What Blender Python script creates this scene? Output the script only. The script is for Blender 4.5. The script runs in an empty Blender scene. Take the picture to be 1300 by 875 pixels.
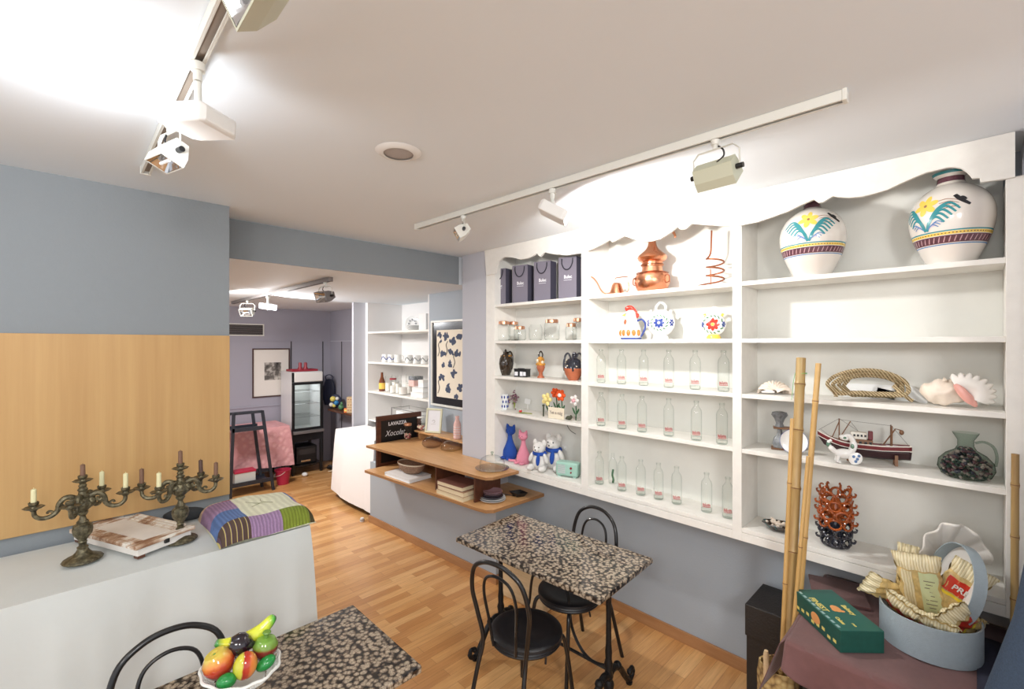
import bpy, bmesh, math, random
from mathutils import Vector, Matrix, Euler
PI=math.pi; rnd=random.Random(7)
SC=bpy.context.scene; COL=SC.collection
# ---------------------------------------------------------------- camera
CAM_F=578.0; CAM_A=math.radians(45.6); CAM_H=1.95
cam_d=bpy.data.cameras.new('camera'); cam=bpy.data.objects.new('camera',cam_d); COL.objects.link(cam)
cam_d.sensor_width=36; cam_d.lens=CAM_F/1300*36; cam_d.clip_start=0.05; cam_d.clip_end=60
cam.location=(0,0,CAM_H); cam.rotation_euler=(PI/2,0,CAM_A); SC.camera=cam
# ---------------------------------------------------------------- light
SC.view_settings.view_transform='Standard'; SC.view_settings.look='None'
SC.view_settings.exposure=0.30; SC.view_settings.gamma=1
SC.view_settings.use_curve_mapping=False
w=bpy.data.worlds.new('world'); SC.world=w; w.use_nodes=True
w.node_tree.nodes['Background'].inputs[0].default_value=(.93,.96,1,1)
w.node_tree.nodes['Background'].inputs[1].default_value=.95
def light(name,kind,loc,energy,col=(1,1,1),aim=None,size=.1,sizey=None,spot=None,blend=.5):
    d=bpy.data.lights.new(name,kind); d.energy=energy; d.color=col
    if kind=='AREA':
        d.size=size
        if sizey: d.shape='RECTANGLE'; d.size_y=sizey
    else: d.shadow_soft_size=size
    if spot: d.spot_size=math.radians(spot); d.spot_blend=blend
    o=bpy.data.objects.new(name,d); COL.objects.link(o); o.location=loc
    if aim is not None:
        o.rotation_euler=(Vector(aim)-Vector(loc)).to_track_quat('-Z','Y').to_euler()
    return o
L_WARM=(1,.97,.94); L_COOL=(.93,.96,1)
# unseen area lights added behind the camera as soft fill, no fittings
light('fill_light','AREA',(1.3,-.4,2.55),32,L_WARM,(-.6,1.6,.8),.5)
light('fill_light.001','AREA',(.2,-1.7,2.6),20,L_WARM,(-1.6,.8,.8),.5)
light('fill_light.002','AREA',(-1.6,-1.3,2.6),6,L_WARM,(-2.2,1.2,.6),.5)
# the lit track lamps
LAMP_A=(-1.66,.18,2.585)
LAMP_B=(-1.43,1.83,2.55)
LAMP_C=(-5.72,1.78,2.33)
light('flood_left','SPOT',LAMP_A,17,L_COOL,(-2.3,-1.0,2.90),.05,spot=160,blend=1)
light('flood_left_spill','POINT',(LAMP_A[0]-.02,LAMP_A[1]-.05,LAMP_A[2]-.06),4.5,L_COOL,size=.05)
light('flood_right','SPOT',LAMP_B,45,L_WARM,(-1.2,2.9,2.2),.04,spot=172,blend=.35)
light('flood_back','SPOT',LAMP_C,24,(.96,.975,1),(-5.0,2.2,2.2),.04,spot=172,blend=.4)
light('back_room_fill','AREA',(-5.4,1.0,2.42),50,(1,.95,.9),(-5.6,2,0),.4)  # extra area light added to brighten the back room, not a track lamp

# ---------------------------------------------------------------- pixel helpers (rays of the photograph cut with real planes)
_F=(-math.sin(CAM_A),math.cos(CAM_A)); _R=(math.cos(CAM_A),math.sin(CAM_A))
def ray(px,py):
    l=(px-650)/CAM_F; return (_F[0]+l*_R[0],_F[1]+l*_R[1],-(py-438)/CAM_F)
def PY(px,py,y):
    d=ray(px,py); t=y/d[1]; return Vector((d[0]*t,y,CAM_H+d[2]*t))
def PX(px,py,x):
    d=ray(px,py); t=x/d[0]; return Vector((x,d[1]*t,CAM_H+d[2]*t))
def PZ(px,py,z):
    d=ray(px,py); t=(z-CAM_H)/d[2]; return Vector((d[0]*t,d[1]*t,z))
def scl(p): return CAM_F/(p[0]*_F[0]+p[1]*_F[1])          # pixels per metre at p
def cosx(px): return math.cos(math.atan((px-650)/CAM_F))

# ---------------------------------------------------------------- materials
MATS={}
def mat(name,col,rough=.5,metal=0,spec=.5,noise=0,nscale=8,bump=0,bscale=40,coat=0,sheen=0,emit=None,estr=0,stretch=None,alpha=None):
    if name in MATS: return MATS[name]
    m=bpy.data.materials.new(name); m.use_nodes=True; nt=m.node_tree; b=nt.nodes['Principled BSDF']
    c=tuple(col)+(1,)
    b.inputs['Base Color'].default_value=c; b.inputs['Roughness'].default_value=rough
    b.inputs['Metallic'].default_value=metal; b.inputs['Specular IOR Level'].default_value=spec
    b.inputs['Coat Weight'].default_value=coat; b.inputs['Sheen Weight'].default_value=sheen
    if emit: b.inputs['Emission Color'].default_value=tuple(emit)+(1,); b.inputs['Emission Strength'].default_value=estr
    tc=nt.nodes.new('ShaderNodeTexCoord'); mp=nt.nodes.new('ShaderNodeMapping')
    nt.links.new(tc.outputs['Object'],mp.inputs[0])
    if stretch: mp.inputs['Scale'].default_value=stretch
    if noise:
        n=nt.nodes.new('ShaderNodeTexNoise'); n.inputs['Scale'].default_value=nscale; n.inputs['Detail'].default_value=5
        nt.links.new(mp.outputs[0],n.inputs['Vector'])
        r=nt.nodes.new('ShaderNodeValToRGB')
        r.color_ramp.elements[0].position=.3; r.color_ramp.elements[1].position=.7
        r.color_ramp.elements[0].color=tuple(max(0,x*(1-noise)) for x in col)+(1,)
        r.color_ramp.elements[1].color=tuple(min(1,x*(1+noise)) for x in col)+(1,)
        nt.links.new(n.outputs['Fac'],r.inputs[0]); nt.links.new(r.outputs[0],b.inputs['Base Color'])
    if bump:
        n=nt.nodes.new('ShaderNodeTexNoise'); n.inputs['Scale'].default_value=bscale; n.inputs['Detail'].default_value=4
        nt.links.new(mp.outputs[0],n.inputs['Vector'])
        bp=nt.nodes.new('ShaderNodeBump'); bp.inputs['Strength'].default_value=bump; bp.inputs['Distance'].default_value=.01
        nt.links.new(n.outputs['Fac'],bp.inputs['Height']); nt.links.new(bp.outputs[0],b.inputs['Normal'])
    MATS[name]=m; return m
def hexc(r,g,b):
    return tuple(((v/255)/12.92 if v<10 else ((v/255+.055)/1.055)**2.4) for v in (r,g,b))
def thin_glass(name,tint=(.985,.99,.985),edge=(.42,.48,.46),refl=1.0):
    if name in MATS: return MATS[name]
    m=bpy.data.materials.new(name); m.use_nodes=True; nt=m.node_tree; nt.nodes.clear()
    out=nt.nodes.new('ShaderNodeOutputMaterial'); mx=nt.nodes.new('ShaderNodeMixShader')
    tr=nt.nodes.new('ShaderNodeBsdfTransparent'); gl=nt.nodes.new('ShaderNodeBsdfGlossy'); gl.inputs['Roughness'].default_value=.04
    lw=nt.nodes.new('ShaderNodeLayerWeight'); lw.inputs['Blend'].default_value=.35
    mc=nt.nodes.new('ShaderNodeMix'); mc.data_type='RGBA'
    mc.inputs[6].default_value=tuple(tint)+(1,); mc.inputs[7].default_value=tuple(edge)+(1,)
    pw=nt.nodes.new('ShaderNodeMath'); pw.operation='POWER'; pw.inputs[1].default_value=2.6
    nt.links.new(lw.outputs['Facing'],pw.inputs[0]); nt.links.new(pw.outputs[0],mc.inputs[0])
    nt.links.new(mc.outputs[2],tr.inputs[0])
    fr=nt.nodes.new('ShaderNodeFresnel'); fr.inputs[0].default_value=1.45
    mu=nt.nodes.new('ShaderNodeMath'); mu.operation='MULTIPLY'; mu.inputs[1].default_value=refl
    ge=nt.nodes.new('ShaderNodeNewGeometry'); bf=nt.nodes.new('ShaderNodeMath'); bf.operation='SUBTRACT'; bf.inputs[0].default_value=1; nt.links.new(ge.outputs['Backfacing'],bf.inputs[1])
    mb=nt.nodes.new('ShaderNodeMath'); mb.operation='MULTIPLY'
    nt.links.new(fr.outputs[0],mu.inputs[0]); nt.links.new(mu.outputs[0],mb.inputs[0]); nt.links.new(bf.outputs[0],mb.inputs[1]); nt.links.new(mb.outputs[0],mx.inputs[0])
    nt.links.new(tr.outputs[0],mx.inputs[1]); nt.links.new(gl.outputs[0],mx.inputs[2]); nt.links.new(mx.outputs[0],out.inputs[0])
    MATS[name]=m; return m
def ramp_mat(name,build,rough=.5,coat=0,metal=0):
    m=bpy.data.materials.new(name); m.use_nodes=True; nt=m.node_tree; b=nt.nodes['Principled BSDF']
    b.inputs['Roughness'].default_value=rough; b.inputs['Coat Weight'].default_value=coat; b.inputs['Metallic'].default_value=metal
    build(nt,b); MATS[name]=m; return m
def node(nt,t,**k):
    n=nt.nodes.new(t)
    for a,v in k.items(): setattr(n,a,v)
    return n
def coords(nt,kind='Object',scale=(1,1,1),rot=(0,0,0),loc=(0,0,0)):
    tc=node(nt,'ShaderNodeTexCoord'); mp=node(nt,'ShaderNodeMapping')
    mp.inputs['Scale'].default_value=scale; mp.inputs['Rotation'].default_value=rot; mp.inputs['Location'].default_value=loc
    nt.links.new(tc.outputs[kind],mp.inputs[0]); return mp.outputs[0]
def ramp(nt,fac,stops,interp='LINEAR'):
    r=node(nt,'ShaderNodeValToRGB'); r.color_ramp.interpolation=interp
    e=r.color_ramp.elements
    while len(e)<len(stops): e.new(.5)
    for i,(p,c) in enumerate(stops): e[i].position=p; e[i].color=tuple(c)+(1,)
    nt.links.new(fac,r.inputs[0]); return r.outputs[0]
def bump_to(nt,b,h,s=.3,d=.01):
    bp=node(nt,'ShaderNodeBump'); bp.inputs['Strength'].default_value=s; bp.inputs['Distance'].default_value=d
    nt.links.new(h,bp.inputs['Height']); nt.links.new(bp.outputs[0],b.inputs['Normal'])
def noise_t(nt,vec,scale,detail=4,rough=.5):
    n=node(nt,'ShaderNodeTexNoise'); n.inputs['Scale'].default_value=scale; n.inputs['Detail'].default_value=detail; n.inputs['Roughness'].default_value=rough
    nt.links.new(vec,n.inputs['Vector']); return n.outputs['Fac']
def b_granite(nt,b):
    v=coords(nt); v2=node(nt,'ShaderNodeTexNoise'); v2.inputs['Scale'].default_value=30; nt.links.new(v,v2.inputs['Vector'])
    mx=node(nt,'ShaderNodeMix',data_type='VECTOR'); mx.inputs[0].default_value=.012
    nt.links.new(v,mx.inputs[4]); nt.links.new(v2.outputs['Color'],mx.inputs[5])
    vo=node(nt,'ShaderNodeTexVoronoi'); vo.inputs['Scale'].default_value=52; vo.inputs['Randomness'].default_value=1; nt.links.new(mx.outputs[1],vo.inputs['Vector'])
    base=ramp(nt,vo.outputs['Distance'],[(0,hexc(182,172,154)),(.41,hexc(162,150,132)),(.56,hexc(104,94,84)),(.72,hexc(34,31,31))])
    fine=noise_t(nt,v,260,3); fr=ramp(nt,fine,[(.34,(.45,.44,.43)),(.58,(1.15,1.12,1.1))])
    m1=node(nt,'ShaderNodeMix',data_type='RGBA',blend_type='MULTIPLY'); m1.inputs[0].default_value=1
    nt.links.new(base,m1.inputs[6]); nt.links.new(fr,m1.inputs[7])
    # darker cells
    hs=ramp(nt,vo.outputs['Color'],[(.2,(.62,.58,.56)),(.5,(1.1,1.06,1.04))])
    m2=node(nt,'ShaderNodeMix',data_type='RGBA',blend_type='MULTIPLY'); m2.inputs[0].default_value=.35
    nt.links.new(m1.outputs[2],m2.inputs[6]); nt.links.new(hs,m2.inputs[7]); nt.links.new(m2.outputs[2],b.inputs['Base Color'])
ramp_mat('granite',b_granite,.16,.3)
def b_floor(nt,b):
    v=coords(nt,rot=(0,0,PI/2))
    br=node(nt,'ShaderNodeTexBrick'); br.offset=.37; br.offset_frequency=2
    br.inputs['Scale'].default_value=1; br.inputs['Brick Width'].default_value=.48; br.inputs['Row Height'].default_value=.07
    br.inputs['Mortar Size'].default_value=.0006; br.inputs['Bias'].default_value=0
    br.inputs['Color1'].default_value=(0,0,0,1); br.inputs['Color2'].default_value=(1,1,1,1); br.inputs['Mortar'].default_value=(.1,.1,.1,1)
    nt.links.new(v,br.inputs['Vector'])
    big=noise_t(nt,coords(nt,scale=(14,2.2,1)),1.0,2)
    ad=node(nt,'ShaderNodeMath',operation='MULTIPLY_ADD'); ad.inputs[1].default_value=.75; nt.links.new(br.outputs['Color'],ad.inputs[0])
    m0=node(nt,'ShaderNodeMath',operation='MULTIPLY'); m0.inputs[1].default_value=.45; nt.links.new(big,m0.inputs[0]); nt.links.new(m0.outputs[0],ad.inputs[2])
    c=ramp(nt,ad.outputs[0],[(0,hexc(182,126,74)),(.35,hexc(198,144,88)),(.65,hexc(212,160,102)),(1,hexc(224,178,122))])
    g=noise_t(nt,coords(nt,scale=(60,3,1)),1.5,6,.6); gr=ramp(nt,g,[(.3,(.80,.76,.70)),(.65,(1.05,1.05,1.05))])
    m1=node(nt,'ShaderNodeMix',data_type='RGBA',blend_type='MULTIPLY'); m1.inputs[0].default_value=.9
    nt.links.new(c,m1.inputs[6]); nt.links.new(gr,m1.inputs[7])
    m2=node(nt,'ShaderNodeMix',data_type='RGBA'); nt.links.new(br.outputs['Fac'],m2.inputs[0])
    nt.links.new(m1.outputs[2],m2.inputs[6]); m2.inputs[7].default_value=hexc(120,75,40)+(1,)
    nt.links.new(m2.outputs[2],b.inputs['Base Color'])
ramp_mat('parquet',b_floor,.32,.15)
def wood(name,c1,c2,scale=(3,30,3),rough=.45,coat=0):
    def f(nt,b):
        v=coords(nt,scale=scale); n=noise_t(nt,v,1.4,6,.6)
        nt.links.new(ramp(nt,n,[(.25,c1),(.75,c2)]),b.inputs['Base Color'])
        bump_to(nt,b,n,.05)
    return ramp_mat(name,f,rough,coat)
wood('ply_wall',hexc(184,144,90),hexc(200,162,106),(1.5,14,.5),.5,.05)
wood('beech_board',hexc(200,150,98),hexc(218,172,120),(3,22,20),.4,.1)
wood('ply_edge',hexc(140,98,60),hexc(176,130,84),(3,3,300),.6)
wood('base_wood',hexc(158,112,72),hexc(180,134,92),(3,20,20),.5)
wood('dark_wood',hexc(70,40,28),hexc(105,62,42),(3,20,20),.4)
wood('crate_wood',hexc(196,168,128),hexc(222,198,160),(3,3,24),.7)
mat('paint_grey',hexc(166,175,184),.75,bump=.12,bscale=90)
mat('paint_blue',hexc(138,145,150),.75,bump=.12,bscale=90)
mat('paint_back',hexc(160,159,172),.75,bump=.12,bscale=90)
mat('paint_light',hexc(187,188,196),.75,bump=.12,bscale=90)
mat('ceiling_paint',hexc(228,235,241),.85,bump=.03,bscale=60)
mat('white_paint',hexc(232,230,224),.55,noise=.03,nscale=20,bump=.06,bscale=50)
mat('shelf_back',hexc(226,226,220),.7,noise=.03,nscale=6)
mat('niche_white',hexc(235,233,232),.7)
mat('black_metal',hexc(26,26,28),.3,.2,coat=.3)
mat('cast_iron',hexc(30,30,32),.45,.5,noise=.2,nscale=50,bump=.3,bscale=120)
mat('seat_black',hexc(20,20,24),.38,bump=.1,bscale=300)
mat('white_metal',hexc(222,222,215),.4)
mat('cream_metal',hexc(200,203,182),.4)
mat('grey_metal',hexc(128,124,124),.4,.3)
mat('dark_slot',hexc(52,48,48),.6)
mat('chrome',hexc(210,210,212),.12,1)
mat('lamp_glow',(1,1,1),.5,emit=(1,.98,.95),estr=14)
mat('lamp_glow_cool',(1,1,1),.5,emit=(.92,.95,1),estr=16)
mat('white_plastic',hexc(230,230,228),.4)
mat('black_plastic',hexc(24,24,26),.4)
# ---------------------------------------------------------------- mesh builder
class M:
    def __init__(s): s.b=bmesh.new(); s.mi=0
    def _f(s,vs):
        try:
            f=s.b.faces.new(vs); f.material_index=s.mi; return f
        except ValueError: return None
    def verts(s,pts): return [s.b.verts.new(p) for p in pts]
    def box(s,c,d,rot=None):
        R=Euler(rot).to_matrix() if rot else Matrix.Identity(3); c=Vector(c)
        v=[s.b.verts.new(c+R@Vector((x*d[0]/2,y*d[1]/2,z*d[2]/2))) for x in(-1,1) for y in(-1,1) for z in(-1,1)]
        for q in((0,1,3,2),(4,6,7,5),(0,4,5,1),(2,3,7,6),(0,2,6,4),(1,5,7,3)): s._f([v[i] for i in q])
        return s
    def b2(s,x0,x1,y0,y1,z0,z1): return s.box(((x0+x1)/2,(y0+y1)/2,(z0+z1)/2),(abs(x1-x0),abs(y1-y0),abs(z1-z0)))
    def lathe(s,prof,n=24,c=(0,0,0),M3=None,mis=None,sx=1,sy=1,wave=None):
        c=Vector(c); rings=[]
        for r,z in prof:
            if abs(r)<1e-6:
                p=Vector((0,0,z)); rings.append([s.b.verts.new(c+(M3@p if M3 else p))])
            else:
                ring=[]
                for i in range(n):
                    a=2*PI*i/n; rr=r*(wave(a,z,r) if wave else 1)
                    p=Vector((rr*math.cos(a)*sx,rr*math.sin(a)*sy,z)); ring.append(s.b.verts.new(c+(M3@p if M3 else p)))
                rings.append(ring)
        for k in range(len(rings)-1):
            if mis: s.mi=mis[k]
            A,B=rings[k],rings[k+1]
            if len(A)==1 and len(B)==1: continue
            for i in range(n):
                j=(i+1)%n
                if len(A)==1: s._f([A[0],B[j],B[i]][::-1])
                elif len(B)==1: s._f([A[i],A[j],B[0]])
                else: s._f([A[i],A[j],B[j],B[i]])
        return s
    def cyl(s,p0,p1,r0,r1=None,n=12):
        p0=Vector(p0);p1=Vector(p1); r1=r0 if r1 is None else r1
        d=p1-p0; q=d.to_track_quat('Z','Y').to_matrix(); L=d.length
        return s.lathe([(0,0),(r0,0),(r1,L),(0,L)],n,p0,q)
    def tube(s,pts,r,n=8,closed=False,flat=1):
        pts=[Vector(p) for p in pts]; N=len(pts); rings=[]; up=None
        for i,p in enumerate(pts):
            if closed: t=pts[(i+1)%N]-pts[i-1]
            else: t=pts[min(i+1,N-1)]-pts[max(i-1,0)]
            if t.length<1e-9: t=Vector((0,0,1))
            t.normalize()
            if up is None:
                up=Vector((0,0,1)) if abs(t.z)<.9 else Vector((1,0,0))
            x=t.cross(up)
            if x.length<1e-6: x=t.cross(Vector((0,1,0)))
            x.normalize(); y=x.cross(t).normalized(); up=y
            rr=r[i] if isinstance(r,(list,tuple)) else r
            rings.append([s.b.verts.new(p+x*rr*math.cos(2*PI*k/n)+y*rr*flat*math.sin(2*PI*k/n)) for k in range(n)])
        K=N if closed else N-1
        for i in range(K):
            A=rings[i];B=rings[(i+1)%N]
            for k in range(n): s._f([A[k],A[(k+1)%n],B[(k+1)%n],B[k]])
        if not closed: s._f(rings[0][::-1]); s._f(rings[-1])
        return s
    def sph(s,c,r,n=16,m=10,rot=None,fn=None):
        if not isinstance(r,(tuple,list)): r=(r,r,r)
        R=Euler(rot).to_matrix() if rot else Matrix.Identity(3)
        S=R@Matrix.Diagonal(r)
        prof=[(math.sin(PI*i/m),-math.cos(PI*i/m)) for i in range(m+1)]
        prof[0]=(0,-1);prof[-1]=(0,1)
        return s.lathe(prof,n,c,S)
    def prism(s,out,d,axis='y',base=0.0,top=None):
        """outline of (u,v) pairs extruded from base to base+d along axis: y -> (u,.,v); z -> (u,v,.); x -> (.,u,v)"""
        def P(u,v,w):
            return {'y':(u,w,v),'z':(u,v,w),'x':(w,u,v)}[axis]
        A=[s.b.verts.new(P(u,v,base)) for u,v in out]; B=[s.b.verts.new(P(u,v,base+d)) for u,v in out]
        n=len(out)
        s._f(A);s._f(B[::-1])
        for i in range(n): s._f([A[i],A[(i+1)%n],B[(i+1)%n],B[i]])
        return s
    def grid(s,fn,nu,nv,mifn=None,wrap=False):
        V=[[s.b.verts.new(fn(i/nu,j/nv)) for j in range(nv+1)] for i in range(nu if wrap else nu+1)]
        for i in range(nu):
            for j in range(nv):
                if mifn: s.mi=mifn((i+.5)/nu,(j+.5)/nv)
                i2=(i+1)%nu if wrap else i+1
                s._f([V[i][j],V[i2][j],V[i2][j+1],V[i][j+1]])
        return s
    def obj(s,name,mats,parent=None,smooth=True,bev=0,solid=0,sub=0,loc=None,rot=None,recalc=True,sharp=38,off=-1):
        if recalc: bmesh.ops.recalc_face_normals(s.b,faces=s.b.faces)
        if smooth:
            for f in s.b.faces: f.smooth=True
            for e in s.b.edges:
                if len(e.link_faces)==2 and e.calc_face_angle(0)>math.radians(sharp): e.smooth=False
        me=bpy.data.meshes.new(name); s.b.to_mesh(me); s.b.free()
        if not isinstance(mats,(list,tuple)): mats=[mats]
        for m in mats: me.materials.append(MATS[m] if isinstance(m,str) else m)
        o=bpy.data.objects.new(name,me); COL.objects.link(o)
        if parent: o.parent=parent
        if loc is not None: o.location=loc
        if rot is not None: o.rotation_euler=rot
        if solid:
            md=o.modifiers.new('solid','SOLIDIFY'); md.thickness=solid; md.offset=off
        if bev:
            md=o.modifiers.new('bevel','BEVEL'); md.width=bev; md.segments=2; md.limit_method='ANGLE'; md.angle_limit=math.radians(40)
        if sub:
            md=o.modifiers.new('sub','SUBSURF'); md.levels=sub; md.render_levels=sub
        return o
def thing(name,label,cat,loc=(0,0,0),rz=0,group=None):
    o=bpy.data.objects.new(name,None); COL.objects.link(o); o.empty_display_size=.05
    o.location=loc; o.rotation_euler=(0,0,rz); o['label']=label; o['category']=cat
    if group: o['group']=group
    return o
def tag(o,label,cat,group=None,kind=None):
    o['label']=label; o['category']=cat
    if group: o['group']=group
    if kind: o['kind']=kind
    return o
def struct(o): o['kind']='structure'; return o
def dup(root,loc,rz=None,label=None,group=None):
    r=root.copy(); COL.objects.link(r); r.location=loc
    if rz is not None: r.rotation_euler=(0,0,rz)
    if label: r['label']=label
    if group: r['group']=group
    for ch in list(root.children):
        c=ch.copy(); COL.objects.link(c); c.parent=r
        for g in list(ch.children):
            d=g.copy(); COL.objects.link(d); d.parent=c
    return r
def smooth_pts(pts,n=6,closed=False):
    P=[Vector(p) for p in pts]; N=len(P); out=[]
    for i in range(N if closed else N-1):
        p0=P[(i-1)%N] if closed or i>0 else P[0]; p1=P[i]; p2=P[(i+1)%N]; p3=P[(i+2)%N] if closed or i+2<N else P[-1]
        for k in range(n):
            t=k/n; out.append(.5*((2*p1)+(p2-p0)*t+(2*p0-5*p1+4*p2-p3)*t*t+(3*p1-p0-3*p2+p3)*t**3))
    if not closed: out.append(P[-1])
    return out
def text(name,s,size,mt,parent,loc,rot,depth=.0006,align='CENTER',shear=0,sx=1,bold=0):
    c=bpy.data.curves.new(name,'FONT'); c.body=s; c.size=size; c.extrude=depth; c.align_x=align; c.align_y='CENTER'; c.shear=shear; c.offset=bold
    c.resolution_u=3
    t=bpy.data.objects.new(name+'_tmp',c); COL.objects.link(t)
    bpy.context.view_layer.update()
    me=bpy.data.meshes.new_from_object(t.evaluated_get(bpy.context.evaluated_depsgraph_get()))
    bpy.data.objects.remove(t); me.materials.clear(); me.materials.append(MATS[mt] if isinstance(mt,str) else mt)
    o=bpy.data.objects.new(name,me); COL.objects.link(o); o.location=loc; o.rotation_euler=rot; o.scale=(sx,1,1)
    if parent: o.parent=parent
    return o
# ================================================================= SETTING
CZ=2.77; BZ=2.51; FY=2.62; WY=2.89
struct(M().b2(-7.9,3.0,-3.2,3.6,-.06,0).obj('floor','parquet',smooth=False))
struct(M().b2(-7.9,3.0,-3.2,3.6,CZ,CZ+.08).obj('ceiling','ceiling_paint',smooth=False))
# dropped ceiling of the back room: blue front face, pale underside
m=M(); m.b2(-7.9,-3.395,-3.2,3.6,BZ,CZ); struct(m.obj('ceiling_back','ceiling_paint',smooth=False))
struct(M().b2(-3.395,-3.385,-3.2,2.62,BZ,CZ-.004).obj('trim_1','paint_blue',smooth=False))
struct(M().b2(-3.105-.30,-3.105,-3.2,.692,0,CZ).obj('wall_left','paint_blue',smooth=False))
struct(M().b2(-3.105,-3.085,-3.2,.690,1.066,2.002).obj('trim_2','ply_wall',smooth=False,bev=.002))
m=M(); m.b2(-4.27,1.0,WY,WY+.1,0,CZ)
struct(m.obj('wall_right','paint_grey',smooth=False))
struct(M().b2(-3.33,-3.003,FY,WY,0,CZ).obj('wall_column','paint_light',smooth=False))
# niche in the back room
m=M(); m.b2(-5.72,-4.27,3.41,3.5,.0,BZ); m.b2(-4.29,-4.27,WY,3.5,0,BZ)
struct(m.obj('wall_niche','niche_white',smooth=False))
struct(M().b2(-5.78,-5.72,2.89,3.5,0,BZ).obj('wall_niche_side','niche_white',smooth=False))
struct(M().b2(-5.825,-5.78,2.72,3.5,0,BZ).obj('wall_pillar','paint_light',smooth=False))
struct(M().b2(-7.7,-5.78,3.19,3.28,0,BZ).obj('wall_back_right','paint_back',smooth=False))
struct(M().b2(-7.73,-7.63,-3.2,3.28,0,BZ).obj('wall_back','paint_back',smooth=False))
for i,(a,b_) in enumerate((((-7.63,-3.2,2.0),(-7.62,3.19,2.012)),((-7.63,-3.2,1.0),(-7.615,3.19,1.02)))):
    struct(M().b2(a[0],b_[0],a[1],b_[1],a[2],b_[2]).obj('trim_%d'%(3+i),'paint_back',smooth=False))
for i,y in enumerate((2.55,3.05)):
    struct(M().b2(-7.63,-7.622,y,y+.012,0,2.0).obj('trim_%d'%(5+i),'dark_slot',smooth=False))
for i,x in enumerate((-7.2,-6.7)):
    struct(M().b2(x,x+.012,3.182,3.19,0,2.0).obj('trim_%d'%(7+i),'dark_slot',smooth=False))
struct(M().b2(-7.63,-5.83,3.18,3.19,2.0,2.012).obj('trim_9','paint_light',smooth=False))
# wall end beside the shelving
struct(M().b2(.13,.6,2.25,WY,0,CZ).obj('wall_end','paint_light',smooth=False))
struct(M().b2(-2.74,.13,WY-.015,WY,0,.075).obj('baseboard_right','base_wood',smooth=False,bev=.002))
# counter block (low wall) with its skirting
cb=[(-4.67,2.39),(-2.74,2.50),(-2.74,WY),(-4.67,WY)]
struct(M().prism(cb,.662,'z',0).obj('wall_counter','paint_grey',smooth=False))
m=M(); m.prism([(-4.685,2.375),(-2.725,2.486),(-2.725,WY-.015),(-2.74,WY-.015),(-2.74,2.50),(-4.67,2.39)],.075,'z',0)
struct(m.obj('baseboard_counter','base_wood',smooth=False,bev=.002))
# ================================================================= SHELVING (one fixed unit)
shelf=thing('shelving_unit','white built-in open shelving with three bays and a scalloped top board, along the right wall','shelving',(-1.45,FY,0))
def SH(m,name,mt='white_paint',bev=.0015,**k):
    o=m.obj(name,mt,shelf,smooth=False,bev=bev,**k); o.location=(1.45,-FY,0); return o
YB=2.875
UP=[(-3.0,-2.889),(-1.972,-1.911),(-.942,-.894),(.079,.13)]
for a,b_ in UP: SH(M().b2(a,b_,FY,WY-.002,.883,CZ-.001 if b_<0 else 2.6),'upright')
SH(M().b2(-2.889,.079,YB,WY-.001,.883,CZ-.002),'back_panel','shelf_back')
LV=[2.292,1.982,1.682,1.383]
BAYS=[(-2.889,-1.972),(-1.911,-.942),(-.894,.079)]
for bi,(a,b_) in enumerate(BAYS):
    for z in LV: SH(M().b2(a,b_,FY+.003,YB,z-.023,z),'shelf_board')
    SH(M().b2(a,b_,FY+.002,YB,.930,.953),'bottom_board')
    SH(M().b2(a,b_,FY,FY+.02,.883,.928),'fascia')
VP=[(617.2,318),(617.2,350),(629,348),(631,339),(634,331.5),(640,326.8),(650.5,327.5),(660.6,330),(669.4,328.7),(675.6,326.2),(681,322.5),(685.7,326.5),(690.7,320.8),(702,323.3),(720,324.8),(738.8,321.6),(752.7,316.5),(766,309.5),(774,305),(777,308),(783,305),(793,300),(802,303.5),(810,305.6),(818,306.8),(826,307),(838,304),(852,295),(860,288),(864,292),(870,291.5),(878,284.4),(889,285.5),(900,286.5),(920,287.4),(940,286.6),(962,282.4),(981,275.8),(1000,269),(1017,260.5),(1033,253.7),(1039,258),(1045,257),(1057,249.6),(1066,250.8),(1078,251.6),(1095,250),(1110,246.3),(1125.8,241.7),(1143,233.5),(1160,226),(1176,219.3),(1191,216),(1202,213),(1211.5,212.6),(1220,214),(1227,218.5),(1231.5,223),(1234.5,227),(1243.6,226.2),(1244.5,232),(1277,227.4),(1288.8,224.8)]
pr=[PY(px,py,FY-.018) for px,py in VP[1:]]
out=[(-3.0,CZ-.0015)]+[(p.x,p.z) for p in pr]+[(pr[-1].x,CZ-.0015)]
m=M(); m.prism(out,.0175,'y',FY-.018)
SH(m,'valance',bev=0)
# ================================================================= COUNTER boards
ct=thing('counter_shelf','beech plywood two-level counter shelf on the low grey wall','counter',(-3.4,2.5,0))
def CT(m,name,mt='beech_board',**k):
    o=m.obj(name,mt,ct,smooth=False,**k); o.location=(3.4,-2.5,0); return o
def rc(pts,z0,z1):
    m=M(); m.prism(pts,z1-z0,'z',z0); return m
def board(pts,z0,z1,name):
    o=CT(rc(pts,z0,z1),name,['beech_board','ply_edge'],bev=.0015)
    for p in o.data.polygons:
        if abs(p.normal.z)<.5: p.material_index=1
board([(-4.30,2.155),(-2.70,2.27),(-2.62,2.285),(-2.585,2.33),(-2.575,2.6),(-3.0,2.605),(-3.002,2.612),(-3.34,2.612),(-3.34,WY-.002),(-4.30,WY-.002)],.912,.935,'counter_top')
board([(-4.30,2.14),(-2.70,2.262),(-2.61,2.28),(-2.575,2.33),(-2.56,WY-.002),(-4.30,WY-.002)],.664,.690,'lower_board')
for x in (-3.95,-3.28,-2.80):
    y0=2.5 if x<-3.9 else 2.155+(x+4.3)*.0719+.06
    CT(M().b2(x-.008,x+.008,y0,2.6,.691,.911),'divider','dark_wood')
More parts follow.
